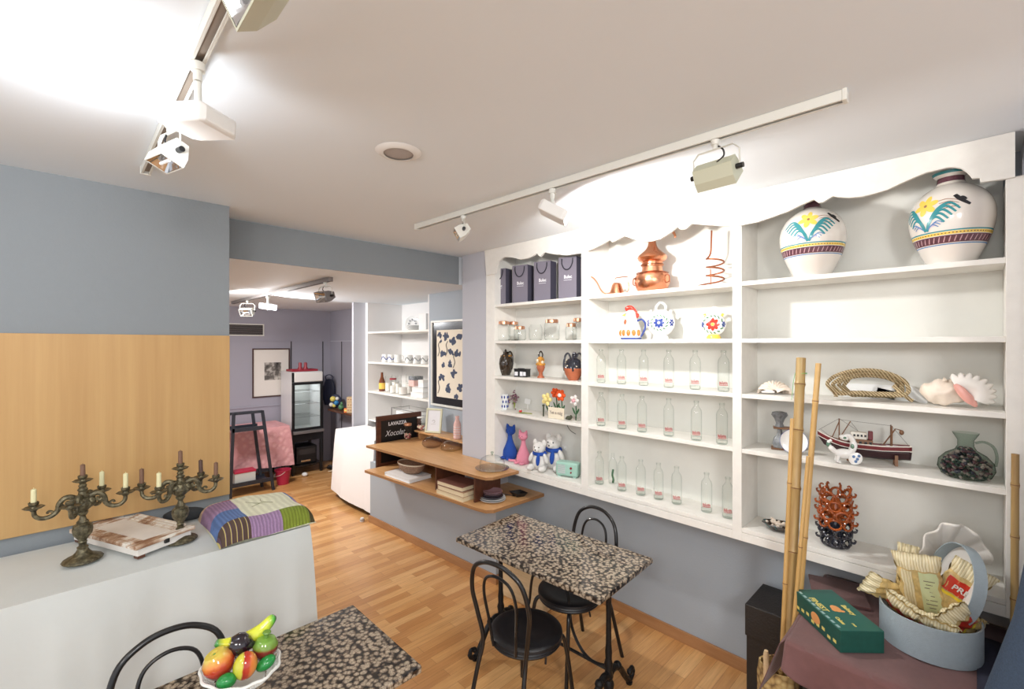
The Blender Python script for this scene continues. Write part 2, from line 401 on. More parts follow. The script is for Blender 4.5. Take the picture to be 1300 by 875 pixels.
CT(M().b2(-4.30,-3.35,2.845,2.885,.691,.911),'back_rail','dark_wood')
rs=thing('raised_shelf','small beech shelf board raised at the back of the counter under the framed print','shelf',(-3.9,2.75,.936))
M().b2(-.36,.54,-.06,.135,.07,.088).obj('board','beech_board',rs,smooth=False,bev=.002)
for x in(-.3,.5): M().b2(x-.01,x+.01,-.04,.13,0,.07).obj('support','beech_board',rs,smooth=False)
# ================================================================= TRACKS AND LAMPS
mat('slot_tan',hexc(150,138,126),.6)
def track(name,p0,p1,label,mt='grey_metal'):
    p0=Vector(p0);p1=Vector(p1); L=(p1-p0).length; ang=math.atan2(p1.y-p0.y,p1.x-p0.x)
    t=thing(name,label,'light track',tuple((p0+p1)/2),ang)
    m=M(); m.b2(-L/2,L/2,-.018,.018,-.006,0); m.b2(-L/2,L/2,-.018,-.014,-.034,-.004); m.b2(-L/2,L/2,.014,.018,-.034,-.004)
    m.b2(-L/2,L/2,-.014,-.009,-.034,-.030); m.b2(-L/2,L/2,.009,.014,-.034,-.030)
    m.obj('rail',mt,t,smooth=False,bev=.0008)
    M().b2(-L/2+.01,L/2-.01,-.0135,.0135,-.022,-.007).obj('channel','slot_tan',t,smooth=False)
    for s in(-1,1):
        M().box((s*(L/2+.006),0,-.017),(.014,.040,.038)).obj('end_cap',mt,t,smooth=False,bev=.003)
    return t
tm0=PZ(530,291,CZ-.03); tm1=PZ(1070,128,CZ-.03)
track('ceiling_track',(tm0.x,tm0.y,CZ-.001),(tm1.x,tm1.y,CZ-.001),'long pale ceiling lighting track running along in front of the white shelving','white_metal')
track('ceiling_track',(-2.68,.262,CZ-.001),(-.45,.262,CZ-.001),'ceiling lighting track at the upper left of the room above the cloth-covered table','white_metal')
tb0=PZ(296,386,BZ-.03); tb1=PZ(419,357,BZ-.03)
track('ceiling_track',(tb0.x,tb0.y,BZ-.001),(tb1.x,tb1.y,BZ-.001),'dark lighting track on the lower ceiling of the back room','grey_metal')
def mat_aim(aim):
    # local -Z looks along aim, local X stays horizontal
    z=-Vector(aim).normalized(); x=Vector((0,0,1)).cross(z)
    if x.length<1e-4: x=Vector((1,0,0))
    x.normalize(); y=z.cross(x); return Matrix((x,y,z)).transposed()
def gimbal(label,top,body,aim,w=.13,h=.075,d=.09,mt='cream_metal',lit=False,glow='lamp_glow',group=None):
    """track spotlight: adapter, bow, cast housing with square reflector"""
    t=thing('track_spotlight',label,'spotlight',top,0,group); T=Vector(top); B=Vector(body)-T; R=mat_aim(aim)
    X=R@Vector((1,0,0)); Zb=-(R@Vector((0,0,-1)))
    m=M(); m.cyl((0,0,0),(0,0,-.018),.017,.014,14); m.cyl((0,0,-.018),(0,0,-.034),.009,.009,12); m.obj('adapter','white_metal',t)
    k0=Vector((0,0,-.034)); e=w/2+.014; up=Vector((0,0,1)); hh=(k0-B).dot(up)
    pts=[B+X*e,B+X*e+(k0-B)*.75,B+X*e*.75+(k0-B),k0+Vector((0,0,-.001)),B-X*e*.75+(k0-B),B-X*e+(k0-B)*.75,B-X*e]
    M().tube(pts,.0055,6,flat=.5).obj('bow','white_metal',t)
    m=M(); prof=[(-h*.5,-d*.5),(-h*.5,-d*.1),(-h*.28,d*.42),(h*.28,d*.42),(h*.5,-d*.1),(h*.5,-d*.5)]
    def tp(x,y,z): return B+R@Vector((x,y,z))
    a=[m.b.verts.new(tp(-w/2,y,z)) for y,z in prof]; b=[m.b.verts.new(tp(w/2,y,z)) for y,z in prof]
    m._f(a);m._f(b[::-1])
    for i in range(5): m._f([a[i],a[i+1],b[i+1],b[i]])
    a2=[m.b.verts.new(tp(-w/2+.005,y*.9,-d*.5)) for y in(-h*.5,h*.5)]; b2=[m.b.verts.new(tp(w/2-.005,y*.9,-d*.5)) for y in(-h*.5,h*.5)]
    m._f([a[0],a2[0],b2[0],b[0]]); m._f([a[5],a2[1],b2[1],b[5]]); m._f([a[0],a[5],a2[1],a2[0]]); m._f([b[0],b[5],b2[1],b2[0]])
    hs=m.obj('housing',mt,t,smooth=False,recalc=False)
    root=t
    m=M(); n=8
    def rf(u,v):
        x=(u*2-1)*(w/2-.006); y=(v*2-1)*h*.44; k=max(abs(u*2-1),abs(v*2-1)); return tp(x*(.35+.65*k**.5),y*(.35+.65*k**.5),-d*.49+.045*(1-k**2))
    m.grid(rf,n,n); m.obj('reflector',glow if lit else 'chrome',hs,sharp=80)
    m=M(); m.tube([tp(-w*.25,0,-d*.4),tp(w*.25,0,-d*.4)],.006,8); m.obj('bulb',glow if lit else 'white_plastic',hs)
    for s in(-1,1):
        m=M(); m.cyl(B+X*s*(w/2),B+X*s*(w/2+.026),.010,.010,12); m.obj('knob','black_plastic',t)
    c=[k0+X*.012+Vector((0,0,.008)),k0+X*.03+Vector((0,0,-.01)),(k0+B)*.5+X*.03+up*.01,tp(w*.1,0,d*.42)]
    M().tube(smooth_pts(c,5),.0035,6).obj('cable','black_plastic',t)
    return t
def slab(label,top,body,aim,w=.12,h=.05,l=.15,glow='lamp_glow',group=None,tilt=None):
    t=thing('track_spotlight',label,'spotlight',top,0,group); T=Vector(top); B=Vector(body)-T; R=mat_aim(aim)
    def tp(x,y,z): return B+R@Vector((x,y,z))
    m=M(); m.cyl((0,0,0),(0,0,-.022),.018,.018,16); m.cyl((0,0,-.022),(0,0,-.05),.011,.011,12); m.cyl((0,0,-.05),B+Vector((0,0,.01)),.009,.009,10); m.obj('stem','white_metal',t)
    m=M()
    for z0,z1,k0,k1 in((l*.5,l*.42,.75,1),(l*.42,-l*.35,1,1),(-l*.35,-l*.5,1,.9)):
        a=[m.b.verts.new(tp(x*w/2*k0,y*h/2*k0,z0)) for x,y in((-1,-1),(1,-1),(1,1),(-1,1))]
        b=[m.b.verts.new(tp(x*w/2*k1,y*h/2*k1,z1)) for x,y in((-1,-1),(1,-1),(1,1),(-1,1))]
        for i in range(4): m._f([a[i],a[(i+1)%4],b[(i+1)%4],b[i]])
        if z0==l*.5: m._f(a)
    bmesh.ops.remove_doubles(m.b,verts=m.b.verts,dist=1e-5)
    hs=m.obj('housing','white_plastic',t,smooth=False,bev=.006)
    m=M(); m._f(m.verts([tp(x*w/2*.86,y*h/2*.86,-l*.47) for x,y in((-1,-1),(1,-1),(1,1),(-1,1))])); m.obj('lens',glow,hs,recalc=False,smooth=False)
    m=M()
    for i in range(4):
        for j in range(3): m.box(tp(-.02+.01*i,h/2+.0005,-.01+.01*j),(.004,.004,.004))
    m.obj('vent_holes','dark_slot',hs,smooth=False)
    return t
def onmain(px):
    a=tm0; b=tm1; d=ray(px,0); # intersect vertical plane of pixel column with track line
    k=(a.x*d[1]-a.y*d[0])/((a.x*d[1]-a.y*d[0])-(b.x*d[1]-b.y*d[0])); return a.lerp(b,k)
p=onmain(588); gimbal('small pale spotlight at the far end of the long track, glowing violet-white',(p.x,p.y,CZ-.036),(p.x+.01,p.y-.01,CZ-.135),(-.5,-.75,-.55),.12,.07,.09,'white_metal')
p=onmain(701); slab('white slab-shaped spotlight, lit, in the middle of the long track',(p.x,p.y,CZ-.036),(p.x+.01,p.y+.0,CZ-.155),(.62,.45,-.42),.12,.055,.15)
p=onmain(908); gimbal('boxy cream spotlight with a white bow near the right end of the long track',(p.x,p.y,CZ-.036),(p.x,p.y+.01,CZ-.155),(.05,.75,-.75),.15,.085,.09)
q=PZ(332,8,2.60); gimbal('large cream spotlight with open mirror reflector, topmost at the upper left edge',(q.x+.01,.262,CZ-.036),(q.x+.01,.262,2.625),(.0,-.8,-.42),.125,.09,.1)
gl=slab('dazzling lit white spotlight on the upper left track',(-1.52,.262,CZ-.036),(-1.55,.27,2.585),(-.62,-.42,.05),.13,.055,.15,'lamp_glow_cool')
q=PZ(212,197,2.62); gimbal('small white spotlight with mirror reflector at the far end of the upper left track',(q.x,.262,CZ-.036),(q.x,.262,2.625),(.1,-.35,-.85),.12,.075,.09,'white_metal')
def onback(px):
    a=tb0; b=tb1; d=ray(px,0); k=(a.x*d[1]-a.y*d[0])/((a.x*d[1]-a.y*d[0])-(b.x*d[1]-b.y*d[0])); return a.lerp(b,k)
p=onback(413); gimbal('grey spotlight at the near end of the dark back room track',(p.x,p.y,BZ-.036),(p.x,p.y,BZ-.15),(.25,-.9,-.3),.14,.09,.1,'grey_metal')
p=onback(340); slab('lit bluish-white spotlight in the middle of the back room track',(p.x,p.y,BZ-.036),(p.x,p.y,BZ-.15),(.8,.25,-.15),.12,.06,.15,'lamp_glow_cool')
p=onback(314); gimbal('small white spotlight at the far end of the back room track',(p.x,p.y,BZ-.036),(p.x,p.y,BZ-.16),(.6,-.5,-.5),.14,.09,.1,'white_metal')
# ceiling loudspeaker
q=PZ(506,193,CZ)
t=thing('ceiling_loudspeaker','round pale recessed loudspeaker grille in the middle of the ceiling','loudspeaker',(q.x,q.y,CZ))
M().lathe([(.062,-.012),(.078,-.012),(.096,-.001),(.062,-.001)],40).obj('rim','white_plastic',t)
def b_grille(nt,b):
    v=coords(nt); vo=node(nt,'ShaderNodeTexVoronoi'); vo.inputs['Scale'].default_value=150; vo.inputs['Randomness'].default_value=.1
    nt.links.new(v,vo.inputs['Vector']); nt.links.new(ramp(nt,vo.outputs['Distance'],[(.25,hexc(60,56,56)),(.5,hexc(172,164,160))]),b.inputs['Base Color'])
ramp_mat('grille',b_grille,.5)
M().lathe([(0,-.010),(.03,-.0095),(.0625,-.008)],32).obj('grille','grille',t)
# ================================================================= CLOTH-COVERED TABLE
def drape(x0,x1,y0,y1,z,zb,amp=.02,seed=1,res=.02,flare=.04,topn=.003,hemv=.02,r=.02,back=1):
    """cloth over a box: top plus four hanging sides with folds"""
    R=random.Random(seed); ph=[(R.uniform(0,6.3),R.uniform(5,11),R.uniform(.4,1)) for _ in range(5)]
    m=M()
    nx=max(4,int((x1-x0)/res)); ny=max(4,int((y1-y0)/res))
    def wob(x,y): return topn*(math.sin(x*9+seed)+math.sin(y*7+x*5)+math.sin(y*17-x*11)*.5)
    V={}
    for i in range(nx+1):
        for j in range(ny+1):
            x=x0+(x1-x0)*i/nx; y=y0+(y1-y0)*j/ny; e=0 if i in(0,nx) or j in(0,ny) else 1
            V[i,j]=m.b.verts.new((x,y,z+wob(x,y)*e))
    for i in range(nx):
        for j in range(ny): m._f([V[i,j],V[i+1,j],V[i+1,j+1],V[i,j+1]])
    per=[(i,0) for i in range(nx)]+[(nx,j) for j in range(ny)]+[(i,ny) for i in range(nx,0,-1)]+[(0,j) for j in range(ny,0,-1)]
    N=len(per); nv=14; rows=[[V[p] for p in per]]; c=Vector(((x0+x1)/2,(y0+y1)/2,0)); s=0; S=[]
    for k,p in enumerate(per):
        a=V[p].co; b=V[per[(k+1)%N]].co; S.append(s); s+=(b-a).length
    for v in range(1,nv+1):
        f=v/nv; row=[]
        for k,(i,j) in enumerate(per):
            a=V[i,j].co; n=Vector(((i==nx)-(i==0)*back,(j==ny)-(j==0),0))
            if n.length>1.1: n=n.normalized()*1.35
            w=sum(math.sin(S[k]*q[1]*1.3+q[0])*q[2] for q in ph)/5+.16*math.sin(S[k]*17+ph[0][0])**5+.10*math.sin(S[k]*29+ph[1][0])**3
            o=r*(1-(1-min(1,f*3))**2)+flare*f+amp*w*(f**.8)*1.6
            zz=z+(zb+hemv*math.sin(S[k]*3+seed)-z)*f
            row.append(m.b.verts.new((a.x+n.x*o,a.y+n.y*o,zz)))
        rows.append(row)
    for v in range(nv):
        for k in range(N): m._f([rows[v][k],rows[v][(k+1)%N],rows[v+1][(k+1)%N],rows[v+1][k]])
    return m
mat('table_cloth',hexc(206,212,211),.85,noise=.03,nscale=3,bump=.9,bscale=3.5,sheen=.2)
mat('white_cloth',hexc(238,236,236),.85,bump=.2,bscale=9,sheen=.2)
def b_pink(nt,b):
    v=coords(nt); n=node(nt,'ShaderNodeTexVoronoi'); n.inputs['Scale'].default_value=16; nt.links.new(v,n.inputs['Vector'])
    nt.links.new(ramp(nt,n.outputs['Distance'],[(.2,hexc(226,176,178)),(.5,hexc(214,158,162))]),b.inputs['Base Color']); bump_to(nt,b,n.outputs['Distance'],.6,.02)
ramp_mat('pink_cloth',b_pink,.85)
mat('brown_cloth',hexc(104,70,68),.9,noise=.08,nscale=30,bump=.2,bscale=400,sheen=.2)
mat('table_leg_steel',hexc(90,90,92),.4,.6)
def plain_table(name,label,x0,x1,y0,y1,z,mt='crate_wood',lm='table_leg_steel'):
    t=thing(name,label,'table',((x0+x1)/2,(y0+y1)/2,0)); a=(x1-x0)/2; b=(y1-y0)/2
    M().b2(-a,a,-b,b,z-.03,z).obj('table_top',mt,t,smooth=False,bev=.002)
    for sx in(-1,1):
        for sy in(-1,1): M().box((sx*(a-.04),sy*(b-.04),(z-.03)/2),(.035,.035,z-.03)).obj('leg',lm,t,smooth=False,bev=.002)
    return t
plain_table('side_table','long table hidden under the pale cloth against the plywood wall panel',-3.06,-2.50,-1.5,.91,.978)
m=drape(-3.075,-2.475,-1.52,.925,.99,.03,.085,3,.03,.03,.0028,.01,.006,.15)
tag(m.obj('tablecloth','table_cloth',None,sharp=60),'large pale grey-white tablecloth hanging to the floor over the long table at left','tablecloth')
# ================================================================= MARBLE TABLES
def bistro_table(label,loc,rz,group):
    t=thing('bistro_table',label,'table',loc,rz,group)
    M().b2(-.52,.52,-.285,.285,.71,.74).obj('table_top','granite',t,smooth=False,bev=.006)
    for s in(-1,1):
        x=s*.40; m=M()
        m.lathe([(0,.10),(.026,.10),(.030,.13),(.020,.15),(.026,.17),(.018,.20),(.024,.235),(.017,.26),(.019,.30),(.015,.34),(.0135,.50),(.016,.60),(.023,.615),(.016,.63),(.021,.655),(.027,.67),(.018,.70),(0,.70)],14,(x,0,0))
        m.box((x,0,.702),(.05,.34,.016))
        m.obj('pedestal','cast_iron',t)
        for q in(-1,1):
            pts=smooth_pts([(x,0,.165),(x,q*.05,.185),(x,q*.12,.15),(x,q*.18,.07),(x,q*.23,.022),(x,q*.27,.04),(x,q*.265,.075),(x,q*.235,.07)],5)
            n=len(pts); m=M(); m.tube(pts,[.020-.009*i/n for i in range(n)],8)
            m.sph((x,q*.095,.175),.024,10,8); m.sph((x,q*.235,.065),.017,10,8); m.sph((x,q*.275,.05),.014,8,6)
            m.lathe([(0,0),(.018,0),(.020,.012),(0,.018)],10,(x,q*.23,0))
            m.obj('foot','cast_iron',t)
        m=M(); m.tube(smooth_pts([(x,0,.22),(s*.30,0,.20),(s*.22,0,.24),(s*.16,0,.34),(s*.13,0,.52),(s*.05,0,.66),(0,0,.705)],6),.0085,8); m.obj('brace','black_metal',t)
    M().tube([(-.40,0,.20),(.40,0,.20)],.009,8).obj('stretcher','black_metal',t)
    return t
GT='granite-topped bistro tables'
bistro_table('granite-topped bistro table with black cast-iron base standing in front of the shelving',(-1.785,2.06,0),.06,GT)
bistro_table('granite-topped bistro table at the bottom edge of the view, holding the fruit bowl',(-1.745,.437,0),PI/2+.008,GT)
# ================================================================= CHAIRS
def chair(label,loc,rz,group='black bentwood-style metal chairs'):
    t=thing('bistro_chair',label,'chair',loc,rz,group)
    m=M(); m.lathe([(0,.447),(.115,.447),(.125,.452),(.150,.455),(.178,.457),(.190,.450),(.192,.438),(.187,.434),(.190,.428),(.186,.422),(.189,.415),(.182,.405),(.15,.402),(0,.405)],48); m.obj('seat','seat_black',t)
    def mir(P): return P+[(-x,y,z) for x,y,z in P[::-1][1:]]
    o=mir([(.165,-.30,0),(.145,-.225,.30),(.135,-.19,.44),(.160,-.205,.58),(.178,-.225,.70),(.150,-.245,.82),(.08,-.258,.875),(0,-.262,.89)])
    M().tube(smooth_pts(o,6),.0115,10).obj('back_frame','black_metal',t)
    i=mir([(.070,-.185,.43),(.085,-.20,.56),(.100,-.222,.70),(.075,-.238,.79),(0,-.245,.82)])
    M().tube(smooth_pts(i,6),.0075,8).obj('back_bow','black_metal',t)
    for s in(-1,1):
        M().tube(smooth_pts([(s*.10,.10,.40),(s*.135,.145,.39),(s*.15,.165,.30),(s*.165,.19,.12),(s*.175,.205,0)],6),.0115,10).obj('leg','black_metal',t)
        M().tube(smooth_pts([(s*.11,.0,.40),(s*.137,-.02,.385),(s*.142,-.03,.34)],5),.006,6).obj('brace','black_metal',t)
    M().tube([(.13*math.cos(a*PI/12),.13*math.sin(a*PI/12),.396) for a in range(24)],.008,8,closed=True).obj('seat_ring','black_metal',t)
    return t
chair('black metal chair with curved back in front of the granite table, back towards the view',(-1.665,1.735,0),.14)
chair('black metal chair on the wall side of the granite table, facing the room',(-1.745,2.20,0),PI-.10)
chair('black metal chair with only its arched back showing, beside the fruit bowl table',(-1.835,.275,0),-PI/2)
# plywood box by the wall
t=thing('plywood_box','pale knotty plywood box on the floor under the granite table near the counter end','box',(-2.40,2.60,0),.1)
m=M(); m.b2(-.21,.21,-.17,.17,0,.36); m.obj('body','crate_wood',t,smooth=False,bev=.02)
M().b2(-.205,.205,-.165,.165,.361,.372).obj('lid','crate_wood',t,smooth=False,bev=.004)
for a,b_ in((-.1,.22),(.08,.12),(.02,.3)): M().lathe([(0,0),(.009,0),(0,.001)],10,(a,-.170,b_),Matrix.Rotation(PI/2,3,'X')).obj('knot','ply_edge',t)
# ================================================================= CANDELABRA
def b_bronze(nt,b):
    v=coords(nt); n=noise_t(nt,v,60,5,.6); nt.links.new(ramp(nt,n,[(.3,hexc(58,54,42)),(.5,hexc(98,92,72)),(.75,hexc(150,142,112))]),b.inputs['Base Color']); bump_to(nt,b,n,.35,.004)
ramp_mat('bronze',b_bronze,.42,metal=.55)
mat('ivory_wax',hexc(226,222,178),.45,coat=.1); mat('brown_wax',hexc(122,92,74),.5); mat('dark_wax',hexc(84,60,50),.5)
def candelabrum(label,loc,rz,arms,candles,top=(.085,'brown_wax')):
    t=thing('candelabrum',label,'candelabrum',loc,rz,'antique candelabra')
    gad=lambda k,a_:(lambda a,z,r:1+a_*abs(math.cos(a*k/2)))
    m=M(); m.lathe([(0,.004),(0,0),(.066,0),(.070,.005),(.066,.011),(.052,.018),(.036,.026),(.024,.040),(.018,.052),(.020,.060),(.013,.066),(.014,.075),(.0,.076)],40,wave=lambda a,z,r:1+.02*math.cos(a*24)*(r>.045)); m.obj('base','bronze',t)
    m=M(); m.lathe([(.012,.074),(.016,.082),(.013,.088),(.018,.096),(.030,.118),(.033,.138),(.030,.156),(.020,.166),(.022,.171),(.013,.182),(.010,.196),(.016,.204),(.02,.212),(.012,.222),(0,.223)],40,wave=lambda a,z,r:1+.09*abs(math.cos(a*7))*(.10<z<.16)); m.obj('stem','bronze',t)
    m=M(); m.lathe([(0,.218),(.018,.22),(.032,.236),(.036,.250),(.028,.262),(.024,.275),(.028,.283),(.016,.292),(.014,.305),(.019,.312),(.012,.322),(.015,.330),(.010,.338),(0,.34)],32,wave=lambda a,z,r:1+.12*abs(math.cos(a*4))*(.22<z<.27)); m.obj('crown','bronze',t)
    pan=[(0,0),(.010,0),(.014,.006),(.030,.012),(.034,.016),(.030,.018),(.012,.014),(.010,.020),(.016,.026),(.017,.036),(.014,.038),(.012,.034),(0,.030)]
    pw=lambda a,z,r:1+.05*math.cos(a*8)*(r>.025)
    m=M(); m.lathe(pan,28,(0,0,.338),wave=pw); m.obj('centre_cup','bronze',t)
    ends=[]
    for ang,L in arms:
        c,s=math.cos(ang),math.sin(ang); k=L/.16
        pr=[(.015,.262),(.035,.285),(.060,.288),(.078,.268),(.085,.240),(.105,.222),(.135,.220),(.156,.236),(.160,.262)]
        pts=smooth_pts([(c*r*k,s*r*k,z) for r,z in pr],5); n=len(pts)
        m=M(); m.tube(pts,[.0125-.005*i/n for i in range(n)],8)
        m.tube(smooth_pts([(c*r*k,s*r*k,z) for r,z in((.078,.268),(.062,.255),(.052,.262),(.056,.272))],4),.006,6)
        m.tube(smooth_pts([(c*r*k,s*r*k,z) for r,z in((.105,.222),(.10,.238),(.112,.245),(.118,.236))],4),.005,6)
        m.sph((c*.03*k,s*.03*k,.255),(.018,.018,.024),10,8)
        m.obj('arm','bronze',t)
        m=M(); m.lathe(pan,28,(c*L,s*L,.258),wave=pw); m.obj('drip_cup','bronze',t)
        ends.append((c*L,s*L,.288))
    cr,sr=math.cos(rz),math.sin(rz)
    def world(p): return (loc[0]+p[0]*cr-p[1]*sr,loc[1]+p[0]*sr+p[1]*cr,loc[2]+p[2])
    for lab,idx,h,mt,lean in candles:
        p=(0,0,.368) if idx<0 else ends[idx]
        m=M(); m.lathe([(0,0),(.0095,0),(.0092,h*.5),(.009,h-.003),(.006,h),(0,h-.001)],14); m.tube([(0,0,h-.002),(.001,0,h+.006)],.0012,5)
        tag(m.obj('candle',mt,None,loc=world(p),rot=(0,lean,0)),lab,'candle')
    return t
CA=CAM_A
def vd(px,t_=1): d=ray(px,0); return math.atan2(d[1],d[0])
w1=vd(105); p1=PZ(105,712,.995); p2=PZ(229,687,.995)
# angles measured from "screen right" at that spot
sr1=w1-PI/2
candelabrum('antique bronze candelabrum nearer the left edge, with three cream candles on its side arms',(p1.x,p1.y,.996),0,
  [(sr1+PI+.10,.150),(sr1+PI/2+.25*-1-.35,.115),(sr1-.12,.145),(sr1-PI/2-.35,.11)],
  [('cream candle on the leftmost arm of the left candelabrum',0,.062,'ivory_wax',0),
   ('cream candle just right of the centre stem of the left candelabrum',1,.072,'ivory_wax',0),
   ('cream candle on the right arm of the left candelabrum',2,.072,'ivory_wax',0),
   ('brown candle in the centre cup of the left candelabrum',-1,.055,'brown_wax',0)])
w2=vd(229); sr2=w2-PI/2
candelabrum('antique bronze candelabrum beside the patchwork quilt, with mostly brown candles',(p2.x,p2.y,.996),0,
  [(sr2+PI-.28,.155),(sr2-PI+.75,.11),(sr2+.85,.13),(sr2-.02,.145)],
  [('tall brown candle on the leftmost arm of the right candelabrum',0,.075,'brown_wax',0),
   ('cream candle, the only pale one on the right candelabrum',1,.072,'ivory_wax',0),
   ('dark brown leaning candle right of the stem of the right candelabrum',2,.07,'dark_wax',-.16),
   ('thin brown candle on the rightmost arm of the right candelabrum',3,.07,'brown_wax',0),
   ('brown candle topmost in the centre cup of the right candelabrum',-1,.068,'brown_wax',0)])
# ================================================================= WHITEWASHED TRAY
def b_dist(nt,b):
    v=coords(nt,scale=(1,7,7)); n=noise_t(nt,v,6,6,.65); n2=noise_t(nt,coords(nt),9,3)
    ad=node(nt,'ShaderNodeMath',operation='ADD'); nt.links.new(n,ad.inputs[0]); nt.links.new(n2,ad.inputs[1])
    hf=node(nt,'ShaderNodeMath',operation='MULTIPLY'); hf.inputs[1].default_value=.5; nt.links.new(ad.outputs[0],hf.inputs[0])
    nt.links.new(ramp(nt,hf.outputs[0],[(.40,hexc(140,100,72)),(.48,hexc(190,160,134)),(.54,hexc(232,226,216)),(1,hexc(236,232,226))]),b.inputs['Base Color'])
    
ramp_mat('whitewashed_wood',b_dist,.7)
mat('tray_white',hexc(232,228,222),.6,noise=.05,nscale=12)
a_=PZ(112.6,667,1.06);b_=PZ(200,641.5,1.06);c_=PZ(212,679,1.06);d_=PZ(145.7,703,1.06)
ce=(a_+b_+c_+d_)/4; ang=math.atan2((c_-d_).y,(c_-d_).x)
t=thing('wooden_box_frame','whitewashed distressed wooden box with ridged frame lid between the two candelabra','box',(ce.x,ce.y,.997),ang)
Lx=((c_-d_).length+(b_-a_).length)/2; Ly=((a_-d_).length+(b_-c_).length)/2
hx,hy=Lx/2,Ly/2
M().b2(-hx+.012,hx-.012,-hy+.012,hy-.012,.012,.045).obj('body','tray_white',t,smooth=False,bev=.003)
for (x0,x1,y0,y1) in((-hx,hx,-hy,-hy+.07),(-hx,hx,hy-.07,hy),(-hx,-hx+.07,-hy+.07,hy-.07),(hx-.07,hx,-hy+.07,hy-.07)):
    m=M(); n=4; hz=x1-x0>y1-y0
    for i in range(n):
        f0,f1=i/n,(i+1)/n; z=.064-.003*(i if (y0<0 and hz) or (x0<0 and not hz) else n-1-i)
        if hz: m.b2(x0,x1,y0+(y1-y0)*f0+.0008,y0+(y1-y0)*f1-.0008,.046,z)
        else: m.b2(x0+(x1-x0)*f0+.0008,x0+(x1-x0)*f1-.0008,y0,y1,.046,z)
    m.obj('lid_frame','whitewashed_wood',t,smooth=False,bev=.0015)
M().b2(-hx+.07,hx-.07,-hy+.07,hy-.07,.046,.056).obj('lid_panel','tray_white',t,smooth=False)
for sx in(-1,1):
    for sy in(-1,1): M().box((sx*(hx-.03),sy*(hy-.03),.006),(.03,.03,.012)).obj('foot','dark_wood',t,smooth=False)
m=M(); m.box((0,-hy+.004,.04),(.02,.012,.02)); m.obj('clasp','black_metal',t,smooth=False,bev=.002)
# dark rolled item behind the quilt
q=PZ(257,655,1.0)
m=M(); m.sph((0,0,.035),(.10,.045,.035),16,10); mat('dark_fabric',hexc(50,54,58),.9,bump=.5,bscale=60)
tag(m.obj('folded_scarf','dark_fabric',None,loc=(-3.0,.46,.996),rot=(0,0,1.2)),'dark grey folded scarf lying between right candelabrum and patchwork quilt','scarf')
# ================================================================= QUILT
def knit(name,c,sc=120,bs=.6,c2=None):
    def f(nt,b):
        v=coords(nt); wv=node(nt,'ShaderNodeTexWave'); wv.inputs['Scale'].default_value=sc/6; wv.inputs['Distortion'].default_value=2; nt.links.new(v,wv.inputs['Vector'])
        n=noise_t(nt,v,sc,3)
        cc=c2 or tuple(x*.72 for x in c)
        ad=node(nt,'ShaderNodeMath',operation='MULTIPLY'); nt.links.new(wv.outputs['Fac'],ad.inputs[0]); nt.links.new(n,ad.inputs[1])
        nt.links.new(ramp(nt,ad.outputs[0],[(.1,cc),(.5,c)]),b.inputs['Base Color']); bump_to(nt,b,ad.outputs[0],bs,.006)
    return ramp_mat(name,f,.95)
knit('knit_cream',hexc(222,224,200),60,.25,hexc(206,208,184)); knit('knit_lilac',hexc(168,138,176)); knit('knit_blue',hexc(98,128,184)); knit('knit_green',hexc(132,148,52))
knit('knit_peach',hexc(226,198,170)); knit('knit_olive',hexc(86,78,50)); knit('knit_red',hexc(196,92,76))
def b_str(nt,b):
    v=coords(nt); s=node(nt,'ShaderNodeSeparateXYZ'); nt.links.new(v,s.inputs[0]); f=node(nt,'ShaderNodeMath',operation='MULTIPLY'); f.inputs[1].default_value=42; nt.links.new(s.outputs[0],f.inputs[0])
    g=node(nt,'ShaderNodeMath',operation='FRACT'); nt.links.new(f.outputs[0],g.inputs[0])
    nt.links.new(ramp(nt,g.outputs[0],[(0,hexc(84,66,58)),(.55,hexc(84,66,58)),(.6,hexc(190,176,110)),(.75,hexc(92,70,88)),(.9,hexc(70,56,50))],'CONSTANT'),b.inputs['Base Color'])
ramp_mat('knit_stripes',b_str,.95)
QM=['knit_cream','knit_lilac','knit_blue','knit_stripes','knit_green','knit_peach','knit_olive','knit_red']
def qm(u,v): # u: left(0)->right(1) seen from the room, v: front(0)->back(1)
    if u<.30:
        if v>.86: return 7 if u>.22 and u<.3 else 5
        if v<.17: return 3
        return 2 if v<.50 else 1
    if v<.15: return 1 if u<.64 else (4 if u<.93 else 6)
    if u>.90: return 2 if v>.5 else 1
    if v>.88: return 4 if u<.66 else 1
    return 0
def qf(u,v):
    a=abs(2*u-1);b=abs(2*v-1); h=.088*max(0,(1-a**9))**.5*max(0,(1-b**9))**.5
    h+=.006*math.sin(u*9+v*4)*(1-a)+.004*math.sin(v*13)*(1-b); r=Vector((u-.5,v-.5)); 
    h-=.008*math.exp(-((u-.55)**2+(v-.5)**2)/.006)
    h+= .012*(1-u)*(1-a**4)
    k=1+.02*math.sin(6*v+2)*(a>.6)
    return ((u-.5)*.44*k,(v-.5)*(.50-.05*u),h)
t=thing('patchwork_quilt','folded knitted patchwork quilt in cream, lilac, blue and green on the table corner','quilt',(-2.715,.735,.996),PI/2)
m=M(); m.grid(qf,60,60,qm); m.obj('quilt_top',QM,t,sharp=80)
m=M(); m.grid(lambda u,v:((u-.5)*.445,(v-.5)*.5+.01,.012*(1-abs(2*u-1)**8)*(1-abs(2*v-1)**8)+.001),20,20); m.obj('backing','knit_cream',t)
mat('stitch',hexc(150,150,120),.9)
m=M()
for pts in([(-.04,.06),(-.01,.02),(.03,.005)],[(.03,.05),(.03,.02),(.07,-.03)],[(-.03,-.02),(0,.0),(.02,.01)]):
    P=[]
    for x,y in pts:
        u=x/.44+.5; v=y/.47+.5; P.append((x,y,qf(u,v)[2]+.001))
    m.tube(smooth_pts(P,5),.0018,5)
m.obj('stitched_leaf','stitch',t)
